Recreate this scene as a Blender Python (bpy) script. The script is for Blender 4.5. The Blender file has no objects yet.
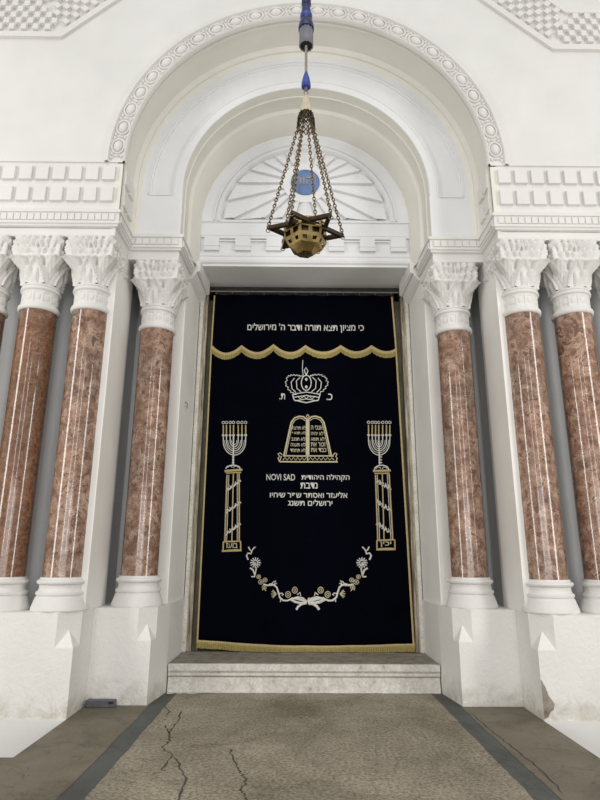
import bpy, bmesh, math, random
from mathutils import Vector, Matrix
R = math.radians
random.seed(7)
SC = bpy.context.scene
COL = SC.collection

# ------------------------------------------------------------------ mesh helper
class MB:
    def __init__(s): s.v = []; s.f = []
    def poly(s, pts):
        n = len(s.v); s.v += [tuple(p) for p in pts]; s.f.append(list(range(n, n+len(pts)))); return s
    def box(s, x0, x1, y0, y1, z0, z1):
        n = len(s.v)
        s.v += [(x, y, z) for z in (z0, z1) for y in (y0, y1) for x in (x0, x1)]
        s.f += [[n+i for i in q] for q in ((0,2,3,1),(4,5,7,6),(0,1,5,4),(2,6,7,3),(0,4,6,2),(1,3,7,5))]
        return s
    def obox(s, c, ax, ay, az, bev=0.0):
        """box with half axes ax, ay, az; the face towards -ay shrunk by bev"""
        c, ax, ay, az = map(Vector, (c, ax, ay, az)); n = len(s.v)
        for k in (-1, 1):
            for j in (-1, 1):
                for i in (-1, 1):
                    q = (1-bev) if j < 0 else 1
                    s.v.append(tuple(c + ax*i*q + ay*j + az*k*q))
        s.f += [[n+i for i in q] for q in ((0,2,3,1),(4,5,7,6),(0,1,5,4),(2,6,7,3),(0,4,6,2),(1,3,7,5))]
        return s
    def grid(s, rows, closed=False):
        n = len(s.v); w = len(rows[0])
        for r in rows: s.v += [tuple(p) for p in r]
        for j in range(len(rows)-1):
            for i in range(w if closed else w-1):
                a = n+j*w+i; b = n+j*w+(i+1) % w
                s.f.append([a, b, b+w, a+w])
        return s
    def lathe(s, prof, c=(0,0,0), n=32, cap=True, ry=1.0):
        rows = [[(c[0]+r*math.cos(2*math.pi*i/n), c[1]+ry*r*math.sin(2*math.pi*i/n), c[2]+z) for i in range(n)] for r, z in prof]
        k = len(s.v); s.grid(rows, True)
        if cap:
            s.f.append([k+i for i in range(n)][::-1]); m = k+(len(prof)-1)*n; s.f.append([m+i for i in range(n)])
        return s
    def tube(s, pts, r, n=6, closed=False, flat=1.0):
        P = [Vector(p) for p in pts]; m = len(P); rows = []; up = None
        for i in range(m):
            if closed: t = P[(i+1) % m]-P[i-1]
            else: t = P[min(i+1, m-1)]-P[max(i-1, 0)]
            if t.length < 1e-9: t = Vector((0, 0, 1))
            t.normalize()
            ref = Vector((0, 1, 0)) if abs(t.y) < .9 else Vector((1, 0, 0))
            a = t.cross(ref).normalized(); b = t.cross(a).normalized()
            rr = r[i] if isinstance(r, (list, tuple)) else r
            rows.append([P[i]+a*rr*math.cos(2*math.pi*k/n)+b*rr*flat*math.sin(2*math.pi*k/n) for k in range(n)])
        k = len(s.v)
        if closed: rows.append(rows[0])
        s.grid(rows, True)
        if not closed:
            s.f.append([k+i for i in range(n)]); s.f.append([k+(m-1)*n+i for i in range(n)][::-1])
        return s
    def ellipsoid(s, c, ax, ay, az, nu=12, nv=8):
        c, ax, ay, az = map(Vector, (c, ax, ay, az))
        rows = []
        for j in range(nv+1):
            t = math.pi*(j/nv)
            rows.append([c + (ax*math.cos(2*math.pi*i/nu)+az*math.sin(2*math.pi*i/nu))*math.sin(t) + ay*math.cos(t) for i in range(nu)])
        return s.grid(rows, True)
    def sweep(s, prof, path):
        """profile (offset, z) swept along a plan polyline with mitres; offset to the path's right side"""
        P = [Vector((p[0], p[1])) for p in path]; rows = []
        nrm = []
        for i in range(len(P)-1):
            d = (P[i+1]-P[i]).normalized(); nrm.append(Vector((d.y, -d.x)))
        for i in range(len(P)):
            if i == 0: m = nrm[0]; k = 1
            elif i == len(P)-1: m = nrm[-1]; k = 1
            else:
                m = (nrm[i-1]+nrm[i]).normalized(); k = 1/max(.2, m.dot(nrm[i]))
            rows.append([(P[i].x+m.x*o*k, P[i].y+m.y*o*k, z) for o, z in prof])
        return s.grid(rows)
    def arch(s, prof, zc, zleg, n=96):
        """profile (radius, y) carried round a semicircle about (0, zc) with straight legs to zleg"""
        rows = []
        if zleg is not None: rows.append([(-r, y, zleg) for r, y in prof])
        for i in range(n+1):
            a = math.pi*(1-i/n); rows.append([(r*math.cos(a), y, zc+r*math.sin(a)) for r, y in prof])
        if zleg is not None: rows.append([(r, y, zleg) for r, y in prof])
        return s.grid(rows)
    def build(s, name, mat, parent=None, smooth=None, loc=None, fix=True, bevel=None, weld=True):
        me = bpy.data.meshes.new(name); me.from_pydata([tuple(v) for v in s.v], [], s.f)
        bm = bmesh.new(); bm.from_mesh(me)
        if weld: bmesh.ops.remove_doubles(bm, verts=bm.verts, dist=1e-5)
        if fix: bmesh.ops.recalc_face_normals(bm, faces=bm.faces)
        bm.to_mesh(me); bm.free()
        if smooth is not None:
            for p in me.polygons: p.use_smooth = True
            me.set_sharp_from_angle(angle=R(smooth))
        me.materials.append(mat)
        o = bpy.data.objects.new(name, me); COL.objects.link(o)
        if parent: o.parent = parent
        if loc: o.location = loc
        if bevel:
            m = o.modifiers.new('bevel', 'BEVEL'); m.width = bevel; m.segments = 2; m.limit_method = 'ANGLE'
        return o

def empty(name, loc=(0,0,0)):
    o = bpy.data.objects.new(name, None); o.location = loc; o.empty_display_size = .1; COL.objects.link(o); return o
def tag(o, label, cat, group=None):
    o['label'] = label; o['category'] = cat
    if group: o['group'] = group
    return o
def struct(o): o['kind'] = 'structure'; return o
def mirx(pts): return [(-p[0],)+tuple(p[1:]) for p in pts]

# ------------------------------------------------------------------ materials
def new_mat(name):
    m = bpy.data.materials.new(name); m.use_nodes = True
    nt = m.node_tree; b = nt.nodes['Principled BSDF']; return m, nt, b
def N(nt, t, **kw):
    n = nt.nodes.new(t)
    for k, v in kw.items():
        if k in n.inputs: n.inputs[k].default_value = v
        else: setattr(n, k, v)
    return n
def ramp(nt, stops):
    r = nt.nodes.new('ShaderNodeValToRGB'); e = r.color_ramp.elements
    while len(e) < len(stops): e.new(.5)
    for i, (p, c) in enumerate(stops):
        e[i].position = p; e[i].color = tuple(c)+(1,) if len(c) == 3 else c
    return r
def mixc(nt, fac, a, b, mode='MIX'):
    m = nt.nodes.new('ShaderNodeMix'); m.data_type = 'RGBA'; m.blend_type = mode
    L = nt.links
    for sock, v in ((m.inputs[0], fac), (m.inputs[6], a), (m.inputs[7], b)):
        if hasattr(v, 'is_linked') or hasattr(v, 'links'): L.new(v, sock)
        elif isinstance(v, (int, float)): sock.default_value = v
        else: sock.default_value = tuple(v)+(1,)
    return m.outputs[2]
def wpos(nt): return nt.nodes.new('ShaderNodeNewGeometry').outputs['Position']

def plaster(name, col, dirt=0.0, rough=.75, bump=.25, scale=14, blotch=.06):
    m, nt, b = new_mat(name); L = nt.links; P = wpos(nt)
    n1 = N(nt, 'ShaderNodeTexNoise', Scale=1.7, Detail=6.0); L.new(P, n1.inputs['Vector'])
    n2 = N(nt, 'ShaderNodeTexNoise', Scale=float(scale), Detail=8.0, Roughness=.65); L.new(P, n2.inputs['Vector'])
    c2 = tuple(c*(1-blotch) for c in col)
    r = ramp(nt, [(.35, c2), (.65, col)]); L.new(n1.outputs['Fac'], r.inputs['Fac'])
    out = r.outputs['Color']
    if dirt:
        sx = N(nt, 'ShaderNodeSeparateXYZ'); L.new(P, sx.inputs[0])
        mp = N(nt, 'ShaderNodeMapRange'); L.new(sx.outputs['Z'], mp.inputs[0])
        mp.inputs[1].default_value = .62; mp.inputs[2].default_value = -.05; mp.inputs[3].default_value = 0; mp.inputs[4].default_value = 1
        n3 = N(nt, 'ShaderNodeTexNoise', Scale=6.0, Detail=9.0, Roughness=.75, Distortion=.6); L.new(P, n3.inputs['Vector'])
        mu = N(nt, 'ShaderNodeMath', operation='MULTIPLY'); L.new(mp.outputs[0], mu.inputs[0]); L.new(n3.outputs['Fac'], mu.inputs[1])
        rr = ramp(nt, [(.30, (0, 0, 0)), (.50, (1, 1, 1))]); L.new(mu.outputs[0], rr.inputs['Fac'])
        ms = N(nt, 'ShaderNodeMath', operation='MULTIPLY'); L.new(rr.outputs['Color'], ms.inputs[0]); ms.inputs[1].default_value = dirt
        out = mixc(nt, ms.outputs[0], out, (.50, .46, .39))
        # hairline cracks and scratches
        v = N(nt, 'ShaderNodeTexNoise', Scale=3.3, Detail=6.0, Distortion=1.2); L.new(P, v.inputs['Vector'])
        rc = ramp(nt, [(.494, (0, 0, 0)), (.5, (1, 1, 1)), (.506, (0, 0, 0))]); L.new(v.outputs['Fac'], rc.inputs['Fac'])
        m3 = N(nt, 'ShaderNodeMath', operation='MULTIPLY'); L.new(rc.outputs['Color'], m3.inputs[0]); m3.inputs[1].default_value = .28
        m4 = N(nt, 'ShaderNodeMath', operation='MULTIPLY'); L.new(m3.outputs[0], m4.inputs[0]); L.new(mp.outputs[0], m4.inputs[1])
        out = mixc(nt, m4.outputs[0], out, (.35, .33, .30))
    L.new(out, b.inputs['Base Color']); b.inputs['Roughness'].default_value = rough
    b.inputs['Specular IOR Level'].default_value = .35
    bp = N(nt, 'ShaderNodeBump', Strength=bump, Distance=.012); L.new(n2.outputs['Fac'], bp.inputs['Height']); L.new(bp.outputs[0], b.inputs['Normal'])
    return m

M = {}
M['wall'] = plaster('white_wall_plaster', (.745, .74, .72), bump=.12)
M['jamb'] = plaster('lightened_jamb_plaster', (.86, .845, .81), bump=.12)  # wall plaster in a paler copy, offsets the shade on the jambs
M['carved'] = plaster('white_carved_plaster', (.755, .745, .72), bump=.3, scale=26)
M['cream'] = plaster('bounce_tinted_plaster', (.78, .765, .70), bump=.12)  # warm light bounced between the reveals, put into their colour
M['panel'] = plaster('cool_white_plaster', (.77, .775, .785), bump=.10)
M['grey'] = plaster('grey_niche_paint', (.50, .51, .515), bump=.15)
M['plinth'] = plaster('rough_white_plaster', (.81, .80, .77), dirt=.75, bump=.7, scale=22)
M['lower'] = plaster('smooth_white_plaster', (.74, .735, .71), bump=.15)

def marble(name, c0, c1, c2, scale):
    m, nt, b = new_mat(name); L = nt.links
    tc = N(nt, 'ShaderNodeTexCoord'); oi = N(nt, 'ShaderNodeObjectInfo')
    ad = N(nt, 'ShaderNodeVectorMath', operation='ADD'); L.new(tc.outputs['Object'], ad.inputs[0])
    sc = N(nt, 'ShaderNodeVectorMath', operation='SCALE'); L.new(oi.outputs['Location'], sc.inputs[0]); sc.inputs['Scale'].default_value = 3.7
    L.new(sc.outputs[0], ad.inputs[1]); V = ad.outputs[0]
    n1 = N(nt, 'ShaderNodeTexNoise', Scale=scale*1.3, Detail=6.0, Roughness=.6, Distortion=.35); L.new(V, n1.inputs['Vector'])
    n2 = N(nt, 'ShaderNodeTexNoise', Scale=scale*1.9, Detail=6.0, Roughness=.55, Distortion=1.0); L.new(V, n2.inputs['Vector'])
    n3 = N(nt, 'ShaderNodeTexNoise', Scale=scale*.25, Detail=3.0); L.new(V, n3.inputs['Vector'])
    r1 = ramp(nt, [(.36, c0), (.50, c1), (.64, c2)]); L.new(n1.outputs['Fac'], r1.inputs['Fac'])
    r2 = ramp(nt, [(.405, (0,0,0)), (.43, (1,1,1)), (.455, (0,0,0))]); L.new(n2.outputs['Fac'], r2.inputs['Fac'])
    r4 = ramp(nt, [(.575, (0,0,0)), (.60, (1,1,1))]); L.new(n2.outputs['Fac'], r4.inputs['Fac'])
    dk = tuple(x*.40 for x in c0)
    f1 = N(nt, 'ShaderNodeMath', operation='MULTIPLY'); L.new(r2.outputs['Color'], f1.inputs[0]); f1.inputs[1].default_value = .95
    o = mixc(nt, f1.outputs[0], r1.outputs['Color'], dk)
    f2 = N(nt, 'ShaderNodeMath', operation='MULTIPLY'); L.new(r4.outputs['Color'], f2.inputs[0]); f2.inputs[1].default_value = .85
    o = mixc(nt, f2.outputs[0], o, tuple(x*.6 for x in c0))
    r3 = ramp(nt, [(.4, (.86,.86,.86)), (.62, (1.1,1.05,1.02))]); L.new(n3.outputs['Fac'], r3.inputs['Fac'])
    o = mixc(nt, 1.0, o, r3.outputs['Color'], 'MULTIPLY')
    L.new(o, b.inputs['Base Color']); b.inputs['Roughness'].default_value = .12
    b.inputs['Coat Weight'].default_value = .5; b.inputs['Coat Roughness'].default_value = .04
    return m
M['marble'] = marble('red_brown_marble', (.20,.108,.07), (.33,.205,.145), (.47,.335,.255), 7)
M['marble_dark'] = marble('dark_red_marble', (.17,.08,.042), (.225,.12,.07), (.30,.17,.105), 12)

def concrete(name):
    m, nt, b = new_mat(name); L = nt.links; P = wpos(nt)
    sx = N(nt, 'ShaderNodeSeparateXYZ'); L.new(P, sx.inputs[0])
    nz = N(nt, 'ShaderNodeTexNoise', Scale=2.2, Detail=5.0, Roughness=.6); L.new(P, nz.inputs['Vector'])
    # |x| with a ragged edge
    w = N(nt, 'ShaderNodeMath', operation='MULTIPLY_ADD'); L.new(nz.outputs['Fac'], w.inputs[0]); w.inputs[1].default_value = .05; w.inputs[2].default_value = -.025
    ax0 = N(nt, 'ShaderNodeMath', operation='ABSOLUTE'); L.new(sx.outputs['X'], ax0.inputs[0])
    ax = N(nt, 'ShaderNodeMath', operation='ADD'); L.new(ax0.outputs[0], ax.inputs[0]); L.new(w.outputs[0], ax.inputs[1])
    n1 = N(nt, 'ShaderNodeTexNoise', Scale=1.3, Detail=7.0, Roughness=.6); L.new(P, n1.inputs['Vector'])
    n2 = N(nt, 'ShaderNodeTexNoise', Scale=38.0, Detail=6.0, Roughness=.75); L.new(P, n2.inputs['Vector'])
    mid = ramp(nt, [(.3, (.21,.185,.135)), (.68, (.345,.31,.24))]); L.new(n1.outputs['Fac'], mid.inputs['Fac'])
    sp = ramp(nt, [(.36, (.42,.42,.42)), (.50, (1,1,1)), (.66, (1.6,1.56,1.48))]); L.new(n2.outputs['Fac'], sp.inputs['Fac'])
    midc = mixc(nt, 1.0, mid.outputs['Color'], sp.outputs['Color'], 'MULTIPLY')
    # pale chips
    vo = N(nt, 'ShaderNodeTexVoronoi', Scale=24.0); L.new(P, vo.inputs['Vector'])
    rv = ramp(nt, [(.05, (1,1,1)), (.09, (0,0,0))]); L.new(vo.outputs['Distance'], rv.inputs['Fac'])
    fv = N(nt, 'ShaderNodeMath', operation='MULTIPLY'); L.new(rv.outputs['Color'], fv.inputs[0]); fv.inputs[1].default_value = .45
    midc = mixc(nt, fv.outputs[0], midc, (.55,.52,.46))
    # side slabs, browner and smoother
    side = ramp(nt, [(.3, (.13,.115,.082)), (.7, (.21,.185,.138))]); L.new(n1.outputs['Fac'], side.inputs['Fac'])
    ss = ramp(nt, [(.3, (.88,.88,.88)), (.7, (1.1,1.1,1.1))]); L.new(n2.outputs['Fac'], ss.inputs['Fac'])
    sidec = mixc(nt, 1.0, side.outputs['Color'], ss.outputs['Color'], 'MULTIPLY')
    strip = ramp(nt, [(.3, (.075,.08,.077)), (.7, (.11,.115,.107))]); L.new(n1.outputs['Fac'], strip.inputs['Fac'])
    g1 = N(nt, 'ShaderNodeMath', operation='GREATER_THAN'); L.new(ax.outputs[0], g1.inputs[0]); g1.inputs[1].default_value = 1.43
    g2 = N(nt, 'ShaderNodeMath', operation='GREATER_THAN'); L.new(ax.outputs[0], g2.inputs[0]); g2.inputs[1].default_value = 1.60
    o = mixc(nt, g1.outputs[0], midc, strip.outputs['Color'])
    o = mixc(nt, g2.outputs[0], o, sidec)
    # joint line on the outer edge of the strip
    d = N(nt, 'ShaderNodeMath', operation='SUBTRACT'); L.new(ax.outputs[0], d.inputs[0]); d.inputs[1].default_value = 1.60
    da = N(nt, 'ShaderNodeMath', operation='ABSOLUTE'); L.new(d.outputs[0], da.inputs[0])
    dl = N(nt, 'ShaderNodeMath', operation='LESS_THAN'); L.new(da.outputs[0], dl.inputs[0]); dl.inputs[1].default_value = .007
    dm = N(nt, 'ShaderNodeMath', operation='MULTIPLY'); L.new(dl.outputs[0], dm.inputs[0]); dm.inputs[1].default_value = .7
    o = mixc(nt, dm.outputs[0], o, (.045,.04,.035))
    # cracks and grease stains
    cn = N(nt, 'ShaderNodeTexNoise', Scale=1.1, Detail=7.0, Roughness=.62, Distortion=.5); L.new(P, cn.inputs['Vector'])
    cr = ramp(nt, [(.4945, (0,0,0)), (.5, (1,1,1)), (.5055, (0,0,0))]); L.new(cn.outputs['Fac'], cr.inputs['Fac'])
    cm = N(nt, 'ShaderNodeMath', operation='MULTIPLY'); L.new(cr.outputs['Color'], cm.inputs[0]); cm.inputs[1].default_value = .6
    o = mixc(nt, cm.outputs[0], o, (.05,.044,.036))
    sn = N(nt, 'ShaderNodeTexNoise', Scale=.9, Detail=8.0, Roughness=.75, Distortion=1.5); L.new(P, sn.inputs['Vector'])
    sr = ramp(nt, [(.30, (.62,.60,.56)), (.50, (1,1,1)), (.72, (1.12,1.12,1.10))]); L.new(sn.outputs['Fac'], sr.inputs['Fac'])
    o = mixc(nt, 1.0, o, sr.outputs['Color'], 'MULTIPLY')
    L.new(o, b.inputs['Base Color']); b.inputs['Roughness'].default_value = .7
    b.inputs['Specular IOR Level'].default_value = .35
    bp = N(nt, 'ShaderNodeBump', Strength=.5, Distance=.008); L.new(n2.outputs['Fac'], bp.inputs['Height']); L.new(bp.outputs[0], b.inputs['Normal'])
    return m
M['floor'] = concrete('worn_concrete')

def stone(name, c0, c1, dark, thr=.42, rough=.7, scale=7):
    m, nt, b = new_mat(name); L = nt.links; P = wpos(nt)
    n1 = N(nt, 'ShaderNodeTexNoise', Scale=float(scale), Detail=9.0, Roughness=.72); L.new(P, n1.inputs['Vector'])
    n2 = N(nt, 'ShaderNodeTexNoise', Scale=40.0, Detail=5.0, Roughness=.7); L.new(P, n2.inputs['Vector'])
    r = ramp(nt, [(thr-.09, dark), (thr, c0), (.62, c1)]); L.new(n1.outputs['Fac'], r.inputs['Fac'])
    r2 = ramp(nt, [(.35, (.8,.8,.8)), (.6, (1.05,1.05,1.05))]); L.new(n2.outputs['Fac'], r2.inputs['Fac'])
    o = mixc(nt, 1.0, r.outputs['Color'], r2.outputs['Color'], 'MULTIPLY')
    L.new(o, b.inputs['Base Color']); b.inputs['Roughness'].default_value = rough
    bp = N(nt, 'ShaderNodeBump', Strength=.5, Distance=.01); L.new(n2.outputs['Fac'], bp.inputs['Height']); L.new(bp.outputs[0], b.inputs['Normal'])
    return m
M['step'] = stone('worn_white_stone', (.56,.53,.48), (.70,.68,.63), (.26,.23,.20), .40)
M['tread'] = stone('dusty_stone_tread', (.25,.23,.195), (.34,.31,.27), (.14,.13,.11), .45)
M['chip'] = stone('exposed_brown_plaster', (.26,.22,.17), (.36,.31,.25), (.15,.12,.09), .45)

def simple(name, col, rough=.5, metal=0.0, sheen=0.0, nscale=None, var=.25):
    m, nt, b = new_mat(name); L = nt.links
    tc = N(nt, 'ShaderNodeTexCoord')
    n1 = N(nt, 'ShaderNodeTexNoise', Scale=float(nscale or 12), Detail=5.0); L.new(tc.outputs['Object'], n1.inputs['Vector'])
    r = ramp(nt, [(.3, tuple(c*(1-var) for c in col)), (.7, tuple(min(1, c*(1+var*.4)) for c in col))]); L.new(n1.outputs['Fac'], r.inputs['Fac'])
    L.new(r.outputs['Color'], b.inputs['Base Color']); b.inputs['Roughness'].default_value = rough; b.inputs['Metallic'].default_value = metal
    if sheen: b.inputs['Sheen Weight'].default_value = sheen; b.inputs['Sheen Tint'].default_value = (.15,.18,.5,1); b.inputs['Sheen Roughness'].default_value = .5
    return m
M['velvet'] = simple('navy_black_velvet', (.0012,.0016,.0045), .95, nscale=3, var=.3); M['velvet'].node_tree.nodes['Principled BSDF'].inputs['Specular IOR Level'].default_value = .03
M['gold_thread'] = simple('gold_thread', (.46,.36,.16), .55, nscale=60)
M['fringe'] = simple('gold_fringe', (.34,.27,.085), .6, nscale=80, var=.4)
M['silver_thread'] = simple('silver_thread', (.62,.61,.56), .5, nscale=60)
M['pale_gold'] = simple('pale_gold_thread', (.52,.46,.30), .5, nscale=60)
M['brass'] = simple('aged_brass', (.46,.34,.14), .27, 1.0, nscale=14, var=.45)
M['dark_bronze'] = simple('dark_bronze', (.075,.052,.03), .38, .8, nscale=20, var=.4)
M['chain'] = simple('chain_bronze', (.20,.15,.09), .35, 1.0, nscale=60, var=.4)
M['ivory'] = simple('ivory_cap', (.56,.50,.36), .45, nscale=20)
M['navy'] = simple('navy_plastic', (.012,.02,.09), .35, nscale=20)
M['blue'] = simple('blue_plastic', (.03,.06,.32), .35, nscale=20)
M['greyplastic'] = simple('grey_ribbed_plastic', (.17,.17,.20), .45, nscale=20)
M['rope'] = simple('grey_rope', (.36,.33,.28), .8, nscale=90, var=.5)
M['wood_dark'] = simple('dark_wood', (.028,.023,.018), .6, nscale=8, var=.5)
M['wood_olive'] = simple('olive_painted_wood', (.13,.115,.07), .6, nscale=5, var=.4)
M['medallion'] = simple('blue_medallion', (.12,.21,.42), .5, nscale=10, var=.3)
M['letter'] = simple('tan_letters', (.36,.29,.22), .5, nscale=30)
M['boxgrey'] = simple('slate_grey_paint', (.10,.105,.11), .5, nscale=20)
M['black'] = simple('black_rubber', (.012,.012,.012), .6)
M['crack'] = simple('crack_dirt', (.07,.06,.045), .9)
M['iron'] = simple('dull_iron', (.25,.24,.22), .5, .6)

def wornwood(name):
    m, nt, b = new_mat(name); L = nt.links; P = wpos(nt)
    mp = N(nt, 'ShaderNodeMapping'); mp.inputs['Scale'].default_value = (40, 40, 2.2); L.new(P, mp.inputs[0])
    n1 = N(nt, 'ShaderNodeTexNoise', Scale=1.0, Detail=7.0, Roughness=.7); L.new(mp.outputs[0], n1.inputs['Vector'])
    r = ramp(nt, [(.36, (.10,.075,.045)), (.5, (.36,.31,.22)), (.62, (.66,.62,.52))]); L.new(n1.outputs['Fac'], r.inputs['Fac'])
    L.new(r.outputs['Color'], b.inputs['Base Color']); b.inputs['Roughness'].default_value = .7
    return m
M['wornwood'] = wornwood('peeling_painted_wood')
M['whitewood'] = stone('chipped_white_paint', (.62,.60,.52), (.76,.74,.67), (.28,.22,.13), .38, scale=4)
# ------------------------------------------------------------------ the setting
ZC = 6.13
YA, YB, YT = 6.06, 6.60, 7.40
XA, XB = 2.25, 1.61
WALL_X, WALL_TOP = 7.0, 10.6

# upper wall with the round-headed opening
mb = MB(); n = 96
inner = [(-2.30, 5.2)] + [(2.30*math.cos(math.pi*(1-i/n)), ZC+2.30*math.sin(math.pi*(1-i/n))) for i in range(n+1)] + [(2.30, 5.2)]
outer = [(-WALL_X, 5.2)]
for i in range(n+1):
    a = math.pi*(1-i/n); c, s_ = math.cos(a), math.sin(a)
    t = min(WALL_X/abs(c) if abs(c) > 1e-6 else 1e9, (WALL_TOP-ZC)/s_ if s_ > 1e-6 else 1e9)
    outer.append((t*c, ZC+t*s_))
outer.append((WALL_X, 5.2))
mb.grid([[(x, YA, z) for x, z in inner], [(x, YA, z) for x, z in outer]])
mb.grid([[(x, YA+.5, z) for x, z in inner], [(x, YA+.5, z) for x, z in outer]])
mb.grid([[(x, YA, z) for x, z in outer], [(x, YA+.5, z) for x, z in outer]])
# thin drip line above the block zone
for s in (-1, 1):
    x0, x1 = sorted((s*2.46, s*WALL_X)); mb.box(x0, x1, YA-.022, YA+.02, 6.095, 6.125)
struct(mb.build('wall_front', M['wall'], fix=True))

# raised chequered frieze high on the wall
def frieze(s):
    mb = MB()
    zf = 7.96 if s < 0 else 7.84
    path = [(WALL_X, zf), (3.18, zf), (3.18-2.2, zf+2.2*.93)]
    for k in range(2):
        a, b = Vector(path[k]), Vector(path[k+1]); d = (b-a).normalized(); nrm = Vector((-d.y, d.x))
        if nrm.y < 0: nrm = -nrm
        L = (b-a).length
        def P(u, v, y): q = a+d*u+nrm*v; return (s*q.x, y, q.y)
        mit = math.tan(R(21.5))
        def strip(v0, v1, y):
            e0 = L - v0*mit if k == 0 else L; e1 = L - v1*mit if k == 0 else L
            if k == 0: e0, e1 = L + v0*mit*.0 + v0*mit, L + v1*mit
            s0 = 0 if k == 0 else -v0*mit*-1; s1 = 0 if k == 0 else v1*mit
            if k == 0: q = [P(0, v0, y), P(L-v0*-mit*-1, v0, y), P(L-v1*mit, v1, y), P(0, v1, y)]
            else: q = [P(v0*mit, v0, y), P(L, v0, y), P(L, v1, y), P(v1*mit, v1, y)]
            return q
        for v0, v1, pr in ((.0, .035, .045), (.035, .10, .028), (.60, .66, .04)):
            f = strip(v0, v1, YA-pr); g = strip(v0, v1, YA+.01)
            mb.poly(f)
            for i in range(4): mb.poly([f[i], f[(i+1) % 4], g[(i+1) % 4], g[i]])
        cw, ch = .0775, .095
        nu = int(L/cw)
        for r in range(5):
            for c in range(nu):
                if (r+c) % 2: continue
                u = (c+.5)*cw if k else L-(c+.5)*cw
                v = .11+(r+.5)*ch
                if k == 0 and u > L-v*mit-.01: continue
                if k == 1 and u < v*mit+.02: continue
                cx, cy, cz = P(u, v, YA-.022)
                mb.obox((cx, cy, cz), (s*d.x*cw*.47, 0, d.y*cw*.47), (0, .03, 0), (s*nrm.x*ch*.47, 0, nrm.y*ch*.47), .06)
    return mb
for i, s in enumerate((-1, 1)):
    struct(frieze(s).build('trim_%d' % (i+1), M['carved']))

# egg and dart moulding of the great arch with its reveal tinted for warm bounced light
mb = MB()
mb.arch([(2.45,YA+.01),(2.45,YA-.03),(2.43,YA-.05),(2.415,YA-.05),(2.405,YA-.02),(2.40,YA-.01),(2.24,YA-.01),(2.23,YA-.035),(2.215,YA-.045),(2.20,YA-.03),(2.20,YA+.02)], ZC, 6.10)
eg = []
for side in (-1, 1):
    for k in range(13):
        a = R(90 + side*(3.42+6.82*k)); eg.append(a)
rm = 2.318
for a in eg:
    c = Vector((rm*math.cos(a), YA-.012, ZC+rm*math.sin(a))); er = Vector((math.cos(a), 0, math.sin(a))); et = Vector((-math.sin(a), 0, math.cos(a)))
    mb.ellipsoid(c, et*.076, Vector((0, -.052, 0)), er*.054, 14, 8)
    mb.tube([c+Vector((0,-.012,0))+et*.100*math.cos(2*math.pi*i/18)+er*.076*math.sin(2*math.pi*i/18) for i in range(18)], .011, 5, True)
for k in range(-13, 14):
    a = R(90+6.82*k)
    c = Vector((rm*math.cos(a), YA-.012, ZC+rm*math.sin(a))); er = Vector((math.cos(a), 0, math.sin(a))); et = Vector((-math.sin(a), 0, math.cos(a)))
    if abs(k) == 13: c = c + er*0
    mb.ellipsoid(c, et*.016, Vector((0, -.03, 0)), er*.05, 8, 6)
    mb.ellipsoid(c-er*.058, et*.030, Vector((0, -.028, 0)), er*.016, 8, 6)
    for q in (-1, 1):
        mb.ellipsoid(c+er*.062+et*.026*q, et*.022, Vector((0, -.028, 0)), er*.017, 8, 6)
struct(mb.build('trim_3', M['carved'], smooth=50))

mb = MB()
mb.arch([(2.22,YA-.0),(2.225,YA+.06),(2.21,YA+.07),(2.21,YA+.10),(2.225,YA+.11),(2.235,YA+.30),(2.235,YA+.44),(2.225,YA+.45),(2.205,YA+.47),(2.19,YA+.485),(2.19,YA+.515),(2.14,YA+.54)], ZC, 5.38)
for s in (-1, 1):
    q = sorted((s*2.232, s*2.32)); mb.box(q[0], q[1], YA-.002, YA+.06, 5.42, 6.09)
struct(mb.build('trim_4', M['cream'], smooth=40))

# archivolt of the second arch, with a sunk panel
mb = MB()
mb.arch([(2.24,YB),(2.07,YB),(2.065,YB-.012),(2.045,YB-.012),(2.04,YB+.012),(2.02,YB+.012),(2.015,YB+.03),(1.765,YB+.03),(1.76,YB+.01),(1.735,YB+.01),(1.73,YB-.01),(1.715,YB-.01),(1.71,YB),(1.625,YB),(1.61,YB+.012)], ZC, 6.04)
for s in (-1, 1):
    x0, x1 = sorted((s*1.612, s*2.24)); mb.poly([(x0, YB, 5.40), (x1, YB, 5.40), (x1, YB, 6.04), (x0, YB, 6.04)])
    x0, x1 = sorted((s*1.74, s*2.06)); mb.box(x0, x1, YB-.012, YB+.05, 6.022, 6.046); x0, x1 = sorted((s*1.735, s*2.04)); mb.box(x0, x1, YB+.002, YB+.05, 6.03, 6.046)
struct(mb.build('trim_5', M['panel'], smooth=30))

mb = MB()
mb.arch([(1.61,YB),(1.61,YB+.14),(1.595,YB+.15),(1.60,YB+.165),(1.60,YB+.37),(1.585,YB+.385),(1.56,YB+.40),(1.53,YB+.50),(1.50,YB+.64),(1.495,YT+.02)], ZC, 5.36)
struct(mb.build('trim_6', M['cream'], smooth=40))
mb = MB()
mb.arch([(1.50,YT-.02),(1.44,YT-.015),(1.38,YT),(1.33,YT),(1.325,YT-.02),(1.305,YT-.02),(1.30,YT),(1.275,YT),(1.27,YT-.03),(1.24,YT-.035),(1.225,YT-.02),(1.215,YT+.005),(1.20,YT+.02)], ZC+.02, None)
struct(mb.build('trim_7', M['panel'], smooth=40))

# block zone: two rows of raised square blocks on face and reveal
for i, s in enumerate((-1, 1)):
    mb = MB()
    for z0, z1, off in ((5.835, 6.03, 0), (5.545, 5.745, .0)):
        zc, hz = (z0+z1)/2, (z1-z0)/2
        x = 2.385
        while x < WALL_X-.2:
            mb.obox((s*x, YA-.012, zc), (.078, 0, 0), (0, .03, 0), (0, 0, hz), .06); x += .2
        for y in (6.19, 6.39):
            mb.obox((s*2.222, y, zc), (0, .075, 0), (s*.025, 0, 0), (0, 0, hz), .06)
    struct(mb.build('trim_%d' % (8+i), M['carved']))

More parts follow.
